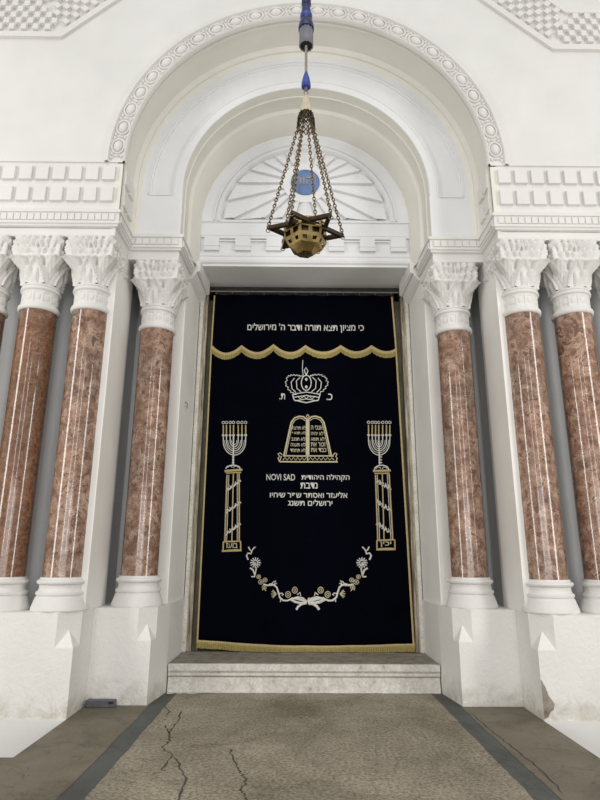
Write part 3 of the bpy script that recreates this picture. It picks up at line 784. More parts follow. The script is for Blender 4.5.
STROKES=[
('crown_embroidery','silver_thread',[(0.9,[(-0.11,3.723),(-0.151,3.722),(-0.153,3.749),(-0.197,3.752),(-0.197,3.774),(-0.235,3.794),(-0.227,3.823),(-0.266,3.848),(-0.257,3.873),(-0.273,3.905),(-0.243,3.928),(-0.258,3.964),(-0.23,3.983),(-0.233,4.001),(-0.195,3.995),(-0.198,4.015),(-0.161,4.006),(-0.157,4.021),(-0.118,4.002),(-0.111,4.018),(-0.074,3.997),(-0.072,4.013),(-0.045,3.988),(-0.041,4.006),(-0.02,3.989)]),(0.9,[(0.076,3.984),(0.097,4.013),(0.099,3.995),(0.123,4.023),(0.123,4.006),(0.162,4.028),(0.172,4.011),(0.213,4.03),(0.22,4.015),(0.259,4.02),(0.259,3.996),(0.3,3.998),(0.298,3.977),(0.329,3.963),(0.315,3.932),(0.347,3.914),(0.332,3.887),(0.342,3.866),(0.304,3.842),(0.314,3.817),(0.276,3.797),(0.277,3.774),(0.232,3.765),(0.232,3.737),(0.197,3.727)]),(1,[(0.101,3.897),(0.097,3.932),(0.087,3.964),(0.071,3.989),(0.051,4.005),(0.029,4.01),(0.007,4.004),(-0.013,3.988),(-0.028,3.963),(-0.038,3.931),(-0.042,3.896),(-0.038,3.861),(-0.028,3.829),(-0.012,3.804),(0.008,3.788),(0.03,3.783),(0.052,3.789),(0.071,3.805),(0.087,3.83),(0.097,3.862),(0.101,3.897)]),(0.9,[(-0.139,3.967),(-0.188,3.905),(-0.177,3.812),(-0.118,3.751)]),(0.9,[(-0.06,3.978),(-0.113,3.926),(-0.104,3.813),(-0.045,3.762)]),(0.9,[(0.119,3.98),(0.172,3.928),(0.164,3.815),(0.105,3.763)]),(0.9,[(0.198,3.97),(0.247,3.908),(0.237,3.815),(0.178,3.753)]),(1,[(-0.167,3.724),(0.03,3.759),(0.227,3.727)]),(1.2,[(-0.167,3.724),(-0.143,3.639),(0.03,3.6),(0.203,3.641),(0.227,3.727)]),(0.9,[(-0.147,3.68),(0.03,3.709),(0.207,3.682)]),(0.9,[(-0.131,3.627),(0.03,3.657),(0.191,3.629)]),(0.8,[(-0.098,3.696),(-0.058,3.66),(0,3.697),(0.03,3.657),(0.065,3.697),(0.118,3.661),(0.158,3.698)]),(1,[(0.029,4.01),(-0.001,4.083),(0.025,4.125),(0.053,4.077),(0.029,4.01)]),(0.7,[(-0.021,4.24),(-0.027,4.114),(-0.014,3.989)]),(1.3,[(0.039,3.948),(0.036,3.958),(0.029,3.962),(0.022,3.958),(0.02,3.948),(0.022,3.938),(0.029,3.933),(0.036,3.938),(0.039,3.948)]),(1.3,[(0.04,3.834),(0.037,3.845),(0.03,3.849),(0.023,3.845),(0.02,3.834),(0.023,3.824),(0.03,3.82),(0.037,3.824),(0.04,3.834)])]),
('tablets_embroidery','pale_gold',[(1.6,[(0.036,2.848),(0.035,3.358),(-0.008,3.394),(-0.067,3.402),(-0.135,3.377),(-0.179,3.317),(-0.201,3.218),(-0.256,2.943),(-0.278,2.842)]),(0.8,[(0.015,3.338),(-0.024,3.368),(-0.071,3.374),(-0.125,3.347),(-0.159,3.297),(-0.182,3.198),(-0.233,2.943),(-0.251,2.846)]),(1,[(-0.303,2.846),(-0.332,2.875),(-0.361,2.861),(-0.341,2.826),(-0.36,2.797),(-0.34,2.749)]),(1.6,[(0.066,2.848),(0.066,3.359),(0.108,3.395),(0.167,3.403),(0.235,3.38),(0.279,3.32),(0.302,3.221),(0.358,2.947),(0.38,2.846)]),(0.8,[(0.085,3.339),(0.124,3.369),(0.171,3.375),(0.225,3.35),(0.26,3.3),(0.283,3.201),(0.335,2.947),(0.353,2.85)]),(1,[(0.405,2.85),(0.434,2.879),(0.462,2.866),(0.443,2.831),(0.462,2.802),(0.442,2.754)]),(1.2,[(0.05,3.359),(0.051,2.761)]),(1,[(0.05,3.429),(0.031,3.398),(0.05,3.369),(0.073,3.399),(0.05,3.429)]),(1.3,[(-0.293,2.832),(0.414,2.837)]),(1.5,[(-0.334,2.75),(0.467,2.754)]),(1,[(-0.316,2.827),(-0.34,2.749)]),(0.8,[(-0.292,2.773),(-0.263,2.811),(-0.233,2.773),(-0.204,2.812),(-0.174,2.774),(-0.145,2.812),(-0.115,2.774),(-0.086,2.813),(-0.056,2.774),(-0.026,2.813),(0.003,2.775),(0.033,2.813),(0.062,2.775),(0.092,2.814),(0.122,2.775),(0.151,2.814),(0.181,2.776),(0.21,2.814),(0.24,2.776),(0.27,2.815),(0.299,2.776),(0.329,2.815),(0.358,2.777),(0.388,2.815),(0.418,2.777)])]),
('candle_embroidery','gold_thread',[(1.3,[(-1.14,3.266),(-1.135,3.131)])]),
('menorah_embroidery','silver_thread',[(0.7,[(-1.123,3.304),(-1.129,3.317),(-1.142,3.323),(-1.155,3.317),(-1.16,3.304),(-1.154,3.29),(-1.141,3.285),(-1.128,3.291),(-1.123,3.304)]),(1.8,[(-1.153,3.121),(-1.116,3.121)]),(0.7,[(-1.078,3.304),(-1.084,3.318),(-1.097,3.323),(-1.11,3.318),(-1.115,3.304),(-1.109,3.291),(-1.096,3.285),(-1.083,3.291),(-1.078,3.304)]),(1.8,[(-1.108,3.121),(-1.071,3.121)]),(0.7,[(-1.025,3.305),(-1.031,3.318),(-1.044,3.324),(-1.057,3.318),(-1.062,3.304),(-1.056,3.291),(-1.043,3.286),(-1.03,3.291),(-1.025,3.305)]),(1.8,[(-1.055,3.121),(-1.019,3.121)]),(0.7,[(-0.978,3.305),(-0.983,3.318),(-0.997,3.324),(-1.01,3.318),(-1.015,3.305),(-1.009,3.291),(-0.995,3.286),(-0.983,3.292),(-0.978,3.305)]),(1.8,[(-1.008,3.122),(-0.971,3.122)]),(0.7,[(-0.912,3.305),(-0.917,3.319),(-0.931,3.324),(-0.944,3.319),(-0.949,3.305),(-0.943,3.292),(-0.929,3.286),(-0.917,3.292),(-0.912,3.305)]),(1.8,[(-0.942,3.122),(-0.906,3.122)]),(0.7,[(-0.859,3.306),(-0.864,3.319),(-0.878,3.325),(-0.891,3.319),(-0.896,3.306),(-0.89,3.292),(-0.877,3.287),(-0.864,3.292),(-0.859,3.306)]),(1.8,[(-0.89,3.122),(-0.853,3.122)]),(0.7,[(-0.806,3.306),(-0.812,3.319),(-0.825,3.325),(-0.838,3.319),(-0.843,3.306),(-0.837,3.292),(-0.824,3.287),(-0.811,3.293),(-0.806,3.306)]),(1.8,[(-0.837,3.123),(-0.8,3.123)]),(1,[(-1.134,3.11),(-1.131,3.038),(-1.124,2.986),(-1.106,2.938),(-1.08,2.897),(-1.046,2.866),(-1.008,2.847),(-0.967,2.84),(-0.927,2.847),(-0.89,2.867),(-0.858,2.899),(-0.835,2.94),(-0.82,2.988),(-0.816,3.04),(-0.819,3.112)]),(0.6,[(-1.113,3.051),(-1.107,3.004),(-1.091,2.96),(-1.068,2.922),(-1.038,2.893),(-1.004,2.875),(-0.968,2.869),(-0.932,2.876),(-0.9,2.894),(-0.872,2.923),(-0.851,2.961),(-0.839,3.005),(-0.835,3.053)]),(1,[(-1.089,3.11),(-1.086,3.038),(-1.081,3.002),(-1.069,2.968),(-1.051,2.939),(-1.028,2.917),(-1.001,2.903),(-0.973,2.898),(-0.945,2.903),(-0.919,2.917),(-0.898,2.94),(-0.881,2.969),(-0.871,3.003),(-0.869,3.04),(-0.871,3.112)]),(0.6,[(-1.069,3.052),(-1.064,3.019),(-1.054,2.989),(-1.039,2.963),(-1.02,2.944),(-0.997,2.931),(-0.974,2.927),(-0.951,2.932),(-0.929,2.944),(-0.911,2.964),(-0.898,2.99),(-0.89,3.02),(-0.888,3.053)]),(1,[(-1.037,3.111),(-1.034,3.038),(-1.031,3.017),(-1.025,2.997),(-1.015,2.98),(-1.003,2.967),(-0.99,2.959),(-0.975,2.956),(-0.96,2.959),(-0.947,2.968),(-0.936,2.981),(-0.928,2.998),(-0.923,3.018),(-0.921,3.039),(-0.924,3.111)]),(0.6,[(-1.016,3.052),(-1.014,3.035),(-1.01,3.019),(-1.003,3.005),(-0.995,2.994),(-0.986,2.988),(-0.976,2.986),(-0.966,2.988),(-0.957,2.995),(-0.95,3.005),(-0.944,3.019),(-0.941,3.035),(-0.94,3.052)]),(1.4,[(-0.989,3.111),(-0.981,2.709)]),(1.2,[(-1,2.814),(-0.969,2.814)]),(1.2,[(-0.998,2.774),(-0.967,2.775)]),(1.2,[(-0.997,2.735),(-0.966,2.735)]),(1.2,[(-0.883,2.652),(-0.888,2.667),(-0.903,2.68),(-0.925,2.69),(-0.952,2.697),(-0.983,2.699),(-1.013,2.696),(-1.04,2.689),(-1.062,2.679),(-1.075,2.666),(-1.08,2.651)]),(0.7,[(-0.992,2.665),(-0.997,2.676),(-1.008,2.685),(-1.024,2.688),(-1.039,2.685),(-1.05,2.676),(-1.054,2.664)]),(0.7,[(-0.909,2.665),(-0.914,2.677),(-0.925,2.685),(-0.941,2.689),(-0.956,2.685),(-0.968,2.677),(-0.971,2.665)]),(0.6,[(-1.035,2.566),(-1.032,1.675)]),(0.6,[(-0.919,2.585),(-0.89,1.68)]),(1,[(-1.067,2.33),(-1.055,2.339),(-1.043,2.378),(-1.031,2.387),(-1.017,2.365),(-1.005,2.374),(-0.993,2.413),(-0.981,2.422),(-0.967,2.401),(-0.955,2.409),(-0.943,2.449),(-0.931,2.458),(-0.917,2.436),(-0.905,2.445),(-0.893,2.485),(-0.88,2.494),(-0.867,2.472)]),(0.9,[(-1.057,2.392),(-1.043,2.364),(-1.065,2.331)]),(0.9,[(-1.019,2.419),(-1.005,2.391),(-1.027,2.357)]),(0.9,[(-0.982,2.445),(-0.968,2.417),(-0.99,2.384)]),(0.9,[(-0.944,2.472),(-0.93,2.444),(-0.952,2.411)]),(0.9,[(-0.906,2.499),(-0.892,2.471),(-0.915,2.437)]),(1,[(-1.056,2.04),(-1.044,2.049),(-1.033,2.087),(-1.02,2.096),(-1.007,2.075),(-0.994,2.083),(-0.983,2.122),(-0.971,2.131),(-0.957,2.109),(-0.945,2.118),(-0.933,2.157),(-0.921,2.166),(-0.907,2.144),(-0.895,2.153),(-0.883,2.192),(-0.871,2.2),(-0.858,2.179)]),(0.9,[(-1.046,2.101),(-1.032,2.074),(-1.054,2.041)]),(0.9,[(-1.009,2.127),(-0.995,2.1),(-1.017,2.067)]),(0.9,[(-0.971,2.153),(-0.958,2.126),(-0.979,2.093)]),(0.9,[(-0.934,2.179),(-0.92,2.152),(-0.942,2.119)]),(0.9,[(-0.897,2.206),(-0.883,2.178),(-0.905,2.145)]),(1,[(-1.045,1.755),(-1.033,1.764),(-1.022,1.802),(-1.01,1.81),(-0.996,1.789),(-0.984,1.798),(-0.973,1.836),(-0.961,1.845),(-0.947,1.824),(-0.935,1.832),(-0.924,1.87),(-0.911,1.879),(-0.898,1.858),(-0.886,1.866),(-0.874,1.904),(-0.862,1.913),(-0.849,1.892)]),(0.9,[(-1.035,1.816),(-1.021,1.789),(-1.043,1.757)]),(0.9,[(-0.998,1.841),(-0.985,1.814),(-1.006,1.782)]),(0.9,[(-0.961,1.867),(-0.948,1.84),(-0.969,1.808)]),(0.9,[(-0.924,1.892),(-0.911,1.865),(-0.932,1.833)]),(0.9,[(-0.887,1.918),(-0.874,1.891),(-0.895,1.859)])]),
('candle_embroidery','gold_thread',[(1.3,[(-1.095,3.266),(-1.09,3.132)])]),
('candle_embroidery','gold_thread',[(1.3,[(-1.042,3.267),(-1.037,3.132)])]),
('candle_embroidery','gold_thread',[(1.3,[(-0.995,3.267),(-0.99,3.132)])]),
('candle_embroidery','gold_thread',[(1.3,[(-0.929,3.267),(-0.924,3.133)])]),
('candle_embroidery','gold_thread',[(1.3,[(-0.876,3.268),(-0.872,3.133)])]),
('candle_embroidery','gold_thread',[(1.3,[(-0.823,3.268),(-0.819,3.133)])]),
('candle_embroidery','gold_thread',[(1.3,[(0.909,3.279),(0.906,3.144)])]),
('menorah_embroidery','silver_thread',[(0.7,[(0.929,3.317),(0.923,3.331),(0.911,3.336),(0.897,3.331),(0.891,3.317),(0.897,3.304),(0.91,3.298),(0.923,3.304),(0.929,3.317)]),(1.8,[(0.887,3.133),(0.924,3.134)]),(0.7,[(0.982,3.318),(0.977,3.331),(0.964,3.337),(0.95,3.331),(0.944,3.317),(0.95,3.304),(0.963,3.299),(0.976,3.304),(0.982,3.318)]),(1.8,[(0.94,3.134),(0.976,3.134)]),(0.7,[(1.029,3.318),(1.024,3.331),(1.011,3.337),(0.998,3.331),(0.992,3.318),(0.997,3.304),(1.01,3.299),(1.024,3.305),(1.029,3.318)]),(1.8,[(0.987,3.134),(1.024,3.134)]),(0.7,[(1.074,3.318),(1.069,3.332),(1.056,3.337),(1.043,3.332),(1.037,3.318),(1.042,3.305),(1.055,3.299),(1.069,3.305),(1.074,3.318)]),(1.8,[(1.032,3.134),(1.069,3.135)]),(0.7,[(1.13,3.319),(1.125,3.332),(1.112,3.338),(1.099,3.332),(1.093,3.318),(1.098,3.305),(1.111,3.3),(1.124,3.305),(1.13,3.319)]),(1.8,[(1.087,3.135),(1.124,3.135)]),(0.7,[(1.183,3.319),(1.178,3.332),(1.165,3.338),(1.152,3.332),(1.146,3.319),(1.151,3.305),(1.164,3.3),(1.177,3.306),(1.183,3.319)]),(1.8,[(1.14,3.135),(1.177,3.135)]),(0.7,[(1.231,3.319),(1.226,3.333),(1.213,3.338),(1.2,3.333),(1.194,3.319),(1.199,3.306),(1.212,3.3),(1.225,3.306),(1.231,3.319)]),(1.8,[(1.187,3.135),(1.224,3.136)]),(1,[(0.905,3.123),(0.903,3.051),(0.907,2.999),(0.921,2.951),(0.943,2.91),(0.973,2.879),(1.009,2.859),(1.047,2.852),(1.086,2.859),(1.122,2.879),(1.154,2.911),(1.179,2.952),(1.196,3.001),(1.203,3.052),(1.206,3.125)]),(0.6,[(0.922,3.064),(0.925,3.016),(0.937,2.972),(0.957,2.934),(0.983,2.906),(1.014,2.888),(1.048,2.882),(1.082,2.888),(1.114,2.906),(1.142,2.936),(1.164,2.974),(1.179,3.018),(1.185,3.066)]),(1,[(0.958,3.123),(0.956,3.051),(0.958,3.014),(0.967,2.98),(0.982,2.951),(1.002,2.929),(1.026,2.915),(1.051,2.911),(1.077,2.916),(1.102,2.93),(1.123,2.952),(1.14,2.981),(1.151,3.016),(1.156,3.052),(1.158,3.124)]),(0.6,[(0.974,3.064),(0.976,3.032),(0.984,3.002),(0.996,2.976),(1.012,2.956),(1.031,2.944),(1.052,2.94),(1.073,2.944),(1.093,2.957),(1.111,2.977),(1.125,3.003),(1.134,3.033),(1.138,3.065)]),(1,[(1.005,3.123),(1.003,3.051),(1.004,3.03),(1.009,3.01),(1.016,2.993),(1.026,2.98),(1.038,2.972),(1.051,2.969),(1.063,2.972),(1.076,2.98),(1.087,2.993),(1.095,3.01),(1.101,3.03),(1.103,3.052),(1.105,3.124)]),(0.6,[(1.022,3.065),(1.022,3.047),(1.025,3.031),(1.03,3.018),(1.036,3.007),(1.043,3),(1.051,2.998),(1.06,3.001),(1.067,3.007),(1.074,3.018),(1.08,3.032),(1.083,3.048),(1.085,3.065)]),(1.4,[(1.05,3.124),(1.048,2.721)]),(1.2,[(1.054,2.826),(1.085,2.826)]),(1.2,[(1.053,2.787),(1.084,2.787)]),(1.2,[(1.052,2.747),(1.083,2.748)]),(1.2,[(1.173,2.649),(1.169,2.668),(1.156,2.686),(1.134,2.699),(1.107,2.708),(1.076,2.711),(1.046,2.708),(1.018,2.699),(0.996,2.685),(0.981,2.667),(0.976,2.648)]),(0.7,[(1.064,2.661),(1.061,2.673),(1.049,2.682),(1.034,2.685),(1.018,2.681),(1.007,2.673),(1.002,2.661)]),(0.7,[(1.148,2.662),(1.144,2.674),(1.133,2.682),(1.117,2.685),(1.101,2.682),(1.09,2.673),(1.085,2.661)]),(0.6,[(1.015,2.578),(1.019,1.697)]),(0.6,[(1.15,2.592),(1.17,1.706)]),(1,[(0.992,2.482),(1.004,2.475),(1.018,2.499),(1.031,2.492),(1.042,2.454),(1.055,2.446),(1.069,2.47),(1.081,2.463),(1.093,2.425),(1.106,2.418),(1.119,2.442),(1.132,2.434),(1.144,2.397),(1.156,2.389),(1.17,2.413),(1.183,2.406),(1.194,2.368)]),(0.9,[(1.006,2.529),(1.018,2.501),(0.994,2.467)]),(0.9,[(1.044,2.508),(1.056,2.479),(1.032,2.446)]),(0.9,[(1.082,2.486),(1.094,2.458),(1.07,2.424)]),(0.9,[(1.12,2.465),(1.132,2.436),(1.108,2.403)]),(0.9,[(1.158,2.443),(1.17,2.415),(1.146,2.382)]),(1,[(0.983,2.202),(0.996,2.194),(1.01,2.216),(1.022,2.209),(1.034,2.17),(1.046,2.163),(1.06,2.185),(1.072,2.177),(1.084,2.139),(1.096,2.131),(1.11,2.154),(1.122,2.146),(1.134,2.108),(1.146,2.1),(1.16,2.123),(1.172,2.115),(1.184,2.077)]),(0.9,[(0.998,2.247),(1.01,2.219),(0.986,2.186)]),(0.9,[(1.035,2.223),(1.047,2.196),(1.023,2.163)]),(0.9,[(1.073,2.2),(1.085,2.172),(1.061,2.139)]),(0.9,[(1.111,2.177),(1.122,2.149),(1.098,2.116)]),(0.9,[(1.148,2.153),(1.16,2.125),(1.136,2.093)]),(1,[(0.975,1.914),(0.987,1.905),(1.001,1.927),(1.013,1.918),(1.025,1.88),(1.037,1.872),(1.05,1.893),(1.063,1.884),(1.074,1.846),(1.087,1.838),(1.1,1.859),(1.112,1.851),(1.124,1.813),(1.136,1.804),(1.149,1.825),(1.162,1.817),(1.173,1.779)]),(0.9,[(0.989,1.958),(1.001,1.93),(0.977,1.898)]),(0.9,[(1.026,1.932),(1.038,1.905),(1.014,1.873)]),(0.9,[(1.064,1.907),(1.075,1.88),(1.051,1.847)]),(0.9,[(1.101,1.881),(1.112,1.854),(1.089,1.822)]),(0.9,[(1.138,1.856),(1.149,1.829),(1.126,1.797)])]),
('candle_embroidery','gold_thread',[(1.3,[(0.962,3.28),(0.958,3.145)])]),
('candle_embroidery','gold_thread',[(1.3,[(1.01,3.28),(1.006,3.145)])]),
('candle_embroidery','gold_thread',[(1.3,[(1.055,3.28),(1.051,3.145)])]),
('candle_embroidery','gold_thread',[(1.3,[(1.11,3.281),(1.106,3.146)])]),
('candle_embroidery','gold_thread',[(1.3,[(1.163,3.281),(1.159,3.146)])]),
('candle_embroidery','gold_thread',[(1.3,[(1.211,3.281),(1.206,3.146)])]),
('pillar_embroidery','gold_thread',[(2.4,[(-1.094,2.617),(-0.851,2.637)]),(1.3,[(-1.077,2.589),(-0.866,2.601)]),(1.5,[(-1.061,2.566),(-1.057,1.675)]),(1.2,[(-0.973,2.579),(-0.962,1.675)]),(1.5,[(-0.894,2.585),(-0.864,1.681)]),(1.5,[(-1.077,1.67),(-0.847,1.676),(-0.838,1.567),(-1.078,1.553),(-1.077,1.67)]),(1.8,[(-1.092,1.548),(-0.828,1.559)])]),
('pillar_embroidery','gold_thread',[(2.4,[(0.954,2.629),(1.199,2.639)]),(1.3,[(0.974,2.596),(1.182,2.602)]),(1.5,[(0.989,2.578),(0.994,1.697)]),(1.2,[(1.083,2.591),(1.079,1.698)]),(1.5,[(1.176,2.592),(1.195,1.706)]),(1.5,[(0.981,1.697),(1.221,1.706),(1.221,1.594),(0.978,1.588),(0.981,1.697)]),(1.8,[(0.968,1.576),(1.226,1.584)])]),
('garland_embroidery','silver_thread',[(1.19,[(-0.738,1.606),(-0.716,1.565),(-0.693,1.55),(-0.666,1.591),(-0.644,1.603)]),(1.4,[(0.874,1.614),(0.852,1.573),(0.827,1.558),(0.799,1.598),(0.777,1.61)]),(1.445,[(-0.693,1.55),(-0.7,1.516),(-0.739,1.525),(-0.761,1.49),(-0.736,1.438)]),(1.7,[(0.827,1.558),(0.835,1.523),(0.876,1.533),(0.899,1.498),(0.873,1.446)]),(1.02,[(-0.608,1.401),(-0.613,1.418),(-0.625,1.43),(-0.64,1.434),(-0.655,1.429),(-0.666,1.417),(-0.67,1.401),(-0.666,1.385),(-0.654,1.373),(-0.638,1.368),(-0.623,1.373),(-0.612,1.385),(-0.608,1.401)]),(1.2,[(0.74,1.408),(0.744,1.424),(0.756,1.436),(0.773,1.441),(0.789,1.436),(0.8,1.424),(0.804,1.408),(0.8,1.392),(0.787,1.38),(0.771,1.375),(0.755,1.379),(0.744,1.391),(0.74,1.408)]),(1.02,[(-0.599,1.401),(-0.568,1.401)]),(1.2,[(0.73,1.408),(0.698,1.407)]),(1.02,[(-0.604,1.38),(-0.577,1.367)]),(1.2,[(0.735,1.387),(0.707,1.373)]),(1.02,[(-0.618,1.365),(-0.602,1.342)]),(1.2,[(0.75,1.372),(0.733,1.348)]),(1.02,[(-0.638,1.359),(-0.638,1.333)]),(1.2,[(0.771,1.366),(0.77,1.339)]),(1.02,[(-0.658,1.365),(-0.673,1.342)]),(1.2,[(0.792,1.372),(0.808,1.349)]),(1.02,[(-0.674,1.38),(-0.7,1.367)]),(1.2,[(0.808,1.387),(0.836,1.374)]),(1.02,[(-0.679,1.401),(-0.71,1.401)]),(1.2,[(0.814,1.408),(0.846,1.408)]),(1.02,[(-0.675,1.422),(-0.702,1.435)]),(1.2,[(0.809,1.429),(0.837,1.442)]),(1.02,[(-0.66,1.437),(-0.676,1.46)]),(1.2,[(0.794,1.444),(0.811,1.468)]),(1.02,[(-0.64,1.443),(-0.641,1.47)]),(1.2,[(0.773,1.45),(0.774,1.477)]),(1.02,[(-0.62,1.437),(-0.605,1.461)]),(1.2,[(0.752,1.444),(0.736,1.467)]),(1.02,[(-0.605,1.422),(-0.579,1.436)]),(1.2,[(0.736,1.429),(0.708,1.442)]),(0.85,[(-0.631,1.394),(-0.637,1.403),(-0.648,1.403),(-0.653,1.394),(-0.647,1.385),(-0.637,1.385),(-0.631,1.394)]),(1,[(0.764,1.4),(0.77,1.409),(0.781,1.409),(0.786,1.4),(0.78,1.391),(0.769,1.391),(0.764,1.4)]),(1.53,[(-0.71,1.334),(-0.671,1.312),(-0.647,1.26),(-0.641,1.238)]),(1.8,[(0.846,1.341),(0.805,1.319),(0.78,1.267),(0.775,1.245)]),(1.19,[(-0.625,1.342),(-0.632,1.297),(-0.642,1.246)]),(1.4,[(0.758,1.348),(0.765,1.304),(0.775,1.252)]),(1.105,[(-0.69,1.225),(-0.638,1.225)]),(1.3,[(0.826,1.232),(0.771,1.232)]),(1.53,[(-0.528,1.129),(-0.475,1.117),(-0.39,1.122),(-0.352,1.093),(-0.328,1.028),(-0.312,0.97),(-0.265,0.93),(-0.212,0.927),(-0.159,0.949),(-0.068,0.971),(-0.007,0.957),(0.042,0.914)]),(1.8,[(0.657,1.134),(0.6,1.122),(0.512,1.126),(0.472,1.097),(0.447,1.031),(0.431,0.973),(0.382,0.933),(0.327,0.929),(0.271,0.951),(0.176,0.972),(0.112,0.957),(0.061,0.914)]),(0.85,[(-0.421,1.122),(-0.399,1.159),(-0.361,1.173)]),(1,[(0.544,1.126),(0.521,1.163),(0.481,1.177)]),(0.85,[(-0.375,1.118),(-0.376,1.156),(-0.348,1.141),(-0.391,1.132)]),(1,[(0.496,1.122),(0.497,1.16),(0.468,1.145),(0.513,1.136)]),(0.85,[(-0.452,1.132),(-0.406,1.141)]),(1,[(0.577,1.137),(0.529,1.145)]),(0.935,[(-0.32,1.013),(-0.282,1.021),(-0.263,1.002),(-0.282,0.993)]),(1.1,[(0.439,1.017),(0.399,1.024),(0.38,1.005),(0.399,0.996)]),(0.935,[(-0.312,0.97),(-0.296,0.938),(-0.303,0.912)]),(1.1,[(0.431,0.973),(0.414,0.941),(0.422,0.915)]),(2.21,[(-0.167,0.942),(-0.113,0.913),(-0.037,0.896),(0.042,0.899)]),(2.6,[(0.279,0.944),(0.223,0.915),(0.144,0.897),(0.061,0.899)]),(1.87,[(-0.159,0.956),(-0.083,0.949),(-0.007,0.928),(0.042,0.907)]),(2.2,[(0.271,0.958),(0.191,0.95),(0.112,0.928),(0.061,0.907)]),(2.04,[(0.042,0.899),(-0.022,0.885),(-0.067,0.856),(-0.094,0.816)]),(2.4,[(0.061,0.899),(0.128,0.885),(0.175,0.857),(0.204,0.817)]),(0.935,[(-0.083,1),(-0.045,1.029),(-0.037,0.986)]),(1.1,[(0.192,1.001),(0.152,1.03),(0.144,0.986)])]),
('blossom_embroidery','pale_gold',[(0.6375,[(-0.566,1.224),(-0.572,1.239),(-0.588,1.247),(-0.605,1.244),(-0.617,1.232),(-0.616,1.216),(-0.604,1.203),(-0.587,1.2),(-0.572,1.209),(-0.566,1.224)]),(0.68,[(-0.583,1.224),(-0.587,1.231),(-0.597,1.231),(-0.601,1.224),(-0.596,1.216),(-0.587,1.216),(-0.583,1.224)])]),
('blossom_embroidery','pale_gold',[(0.75,[(0.696,1.23),(0.702,1.245),(0.719,1.253),(0.737,1.251),(0.749,1.238),(0.748,1.222),(0.736,1.209),(0.718,1.206),(0.702,1.215),(0.696,1.23)]),(0.8,[(0.713,1.23),(0.718,1.237),(0.728,1.237),(0.732,1.23),(0.727,1.222),(0.718,1.222),(0.713,1.23)])]),
('blossom_embroidery','pale_gold',[(0.6375,[(-0.532,1.158),(-0.54,1.176),(-0.558,1.185),(-0.579,1.182),(-0.592,1.167),(-0.591,1.148),(-0.577,1.134),(-0.557,1.131),(-0.539,1.14),(-0.532,1.158)]),(0.68,[(-0.552,1.158),(-0.558,1.167),(-0.568,1.167),(-0.573,1.158),(-0.568,1.149),(-0.557,1.149),(-0.552,1.158)])]),
('blossom_embroidery','pale_gold',[(0.75,[(0.66,1.163),(0.668,1.181),(0.688,1.191),(0.709,1.188),(0.723,1.173),(0.723,1.154),(0.708,1.14),(0.686,1.136),(0.668,1.146),(0.66,1.163)]),(0.8,[(0.681,1.164),(0.687,1.172),(0.698,1.173),(0.704,1.164),(0.698,1.155),(0.687,1.155),(0.681,1.164)])]),
('blossom_embroidery','pale_gold',[(0.6375,[(-0.479,1.183),(-0.486,1.199),(-0.502,1.208),(-0.521,1.205),(-0.533,1.191),(-0.532,1.174),(-0.52,1.161),(-0.501,1.158),(-0.485,1.167),(-0.479,1.183)]),(0.68,[(-0.497,1.183),(-0.502,1.191),(-0.512,1.191),(-0.516,1.183),(-0.511,1.175),(-0.502,1.175),(-0.497,1.183)])]),
('blossom_embroidery','pale_gold',[(0.75,[(0.605,1.188),(0.612,1.204),(0.629,1.213),(0.649,1.21),(0.661,1.197),(0.661,1.18),(0.648,1.167),(0.628,1.164),(0.611,1.172),(0.605,1.188)]),(0.8,[(0.624,1.188),(0.629,1.196),(0.639,1.196),(0.644,1.188),(0.639,1.18),(0.628,1.18),(0.624,1.188)])]),
('blossom_embroidery','pale_gold',[(0.6375,[(-0.489,1.092),(-0.496,1.108),(-0.513,1.117),(-0.531,1.114),(-0.543,1.101),(-0.543,1.084),(-0.53,1.071),(-0.512,1.068),(-0.495,1.076),(-0.489,1.092)]),(0.68,[(-0.507,1.092),(-0.512,1.1),(-0.522,1.1),(-0.527,1.092),(-0.522,1.084),(-0.512,1.084),(-0.507,1.092)]),(0.85,[(-0.542,1.056),(-0.517,1.078),(-0.493,1.046)])]),
('blossom_embroidery','pale_gold',[(0.75,[(0.616,1.097),(0.623,1.114),(0.64,1.122),(0.66,1.119),(0.672,1.106),(0.672,1.089),(0.659,1.076),(0.639,1.073),(0.622,1.081),(0.616,1.097)]),(0.8,[(0.635,1.098),(0.64,1.106),(0.65,1.106),(0.655,1.098),(0.65,1.09),(0.64,1.09),(0.635,1.098)]),(1,[(0.671,1.061),(0.645,1.083),(0.62,1.051)])]),
('blossom_embroidery','pale_gold',[(0.7225,[(-0.355,1.01),(-0.394,1.051),(-0.405,1.059)]),(0.7225,[(-0.355,1.01),(-0.401,1.035),(-0.418,1.04)]),(0.7225,[(-0.355,1.01),(-0.404,1.01),(-0.422,1.01)]),(0.7225,[(-0.355,1.01),(-0.401,0.985),(-0.417,0.98)]),(0.7225,[(-0.355,1.01),(-0.393,0.969),(-0.403,0.961)])]),
('blossom_embroidery','pale_gold',[(0.85,[(0.476,1.014),(0.517,1.055),(0.528,1.063)]),(0.85,[(0.476,1.014),(0.524,1.039),(0.541,1.044)]),(0.85,[(0.476,1.014),(0.527,1.014),(0.546,1.014)]),(0.85,[(0.476,1.014),(0.523,0.989),(0.54,0.984)]),(0.85,[(0.476,1.014),(0.516,0.973),(0.526,0.965)])]),
('blossom_embroidery','pale_gold',[(0.68,[(-0.171,1.017),(-0.184,1.035),(-0.204,1.041),(-0.223,1.033),(-0.235,1.014),(-0.234,0.991),(-0.221,0.972),(-0.201,0.966),(-0.181,0.974),(-0.17,0.993),(-0.171,1.017)]),(0.595,[(-0.189,1.01),(-0.197,1.019),(-0.207,1.02),(-0.215,1.011),(-0.215,0.998),(-0.208,0.988),(-0.197,0.987),(-0.19,0.996),(-0.189,1.01)])]),
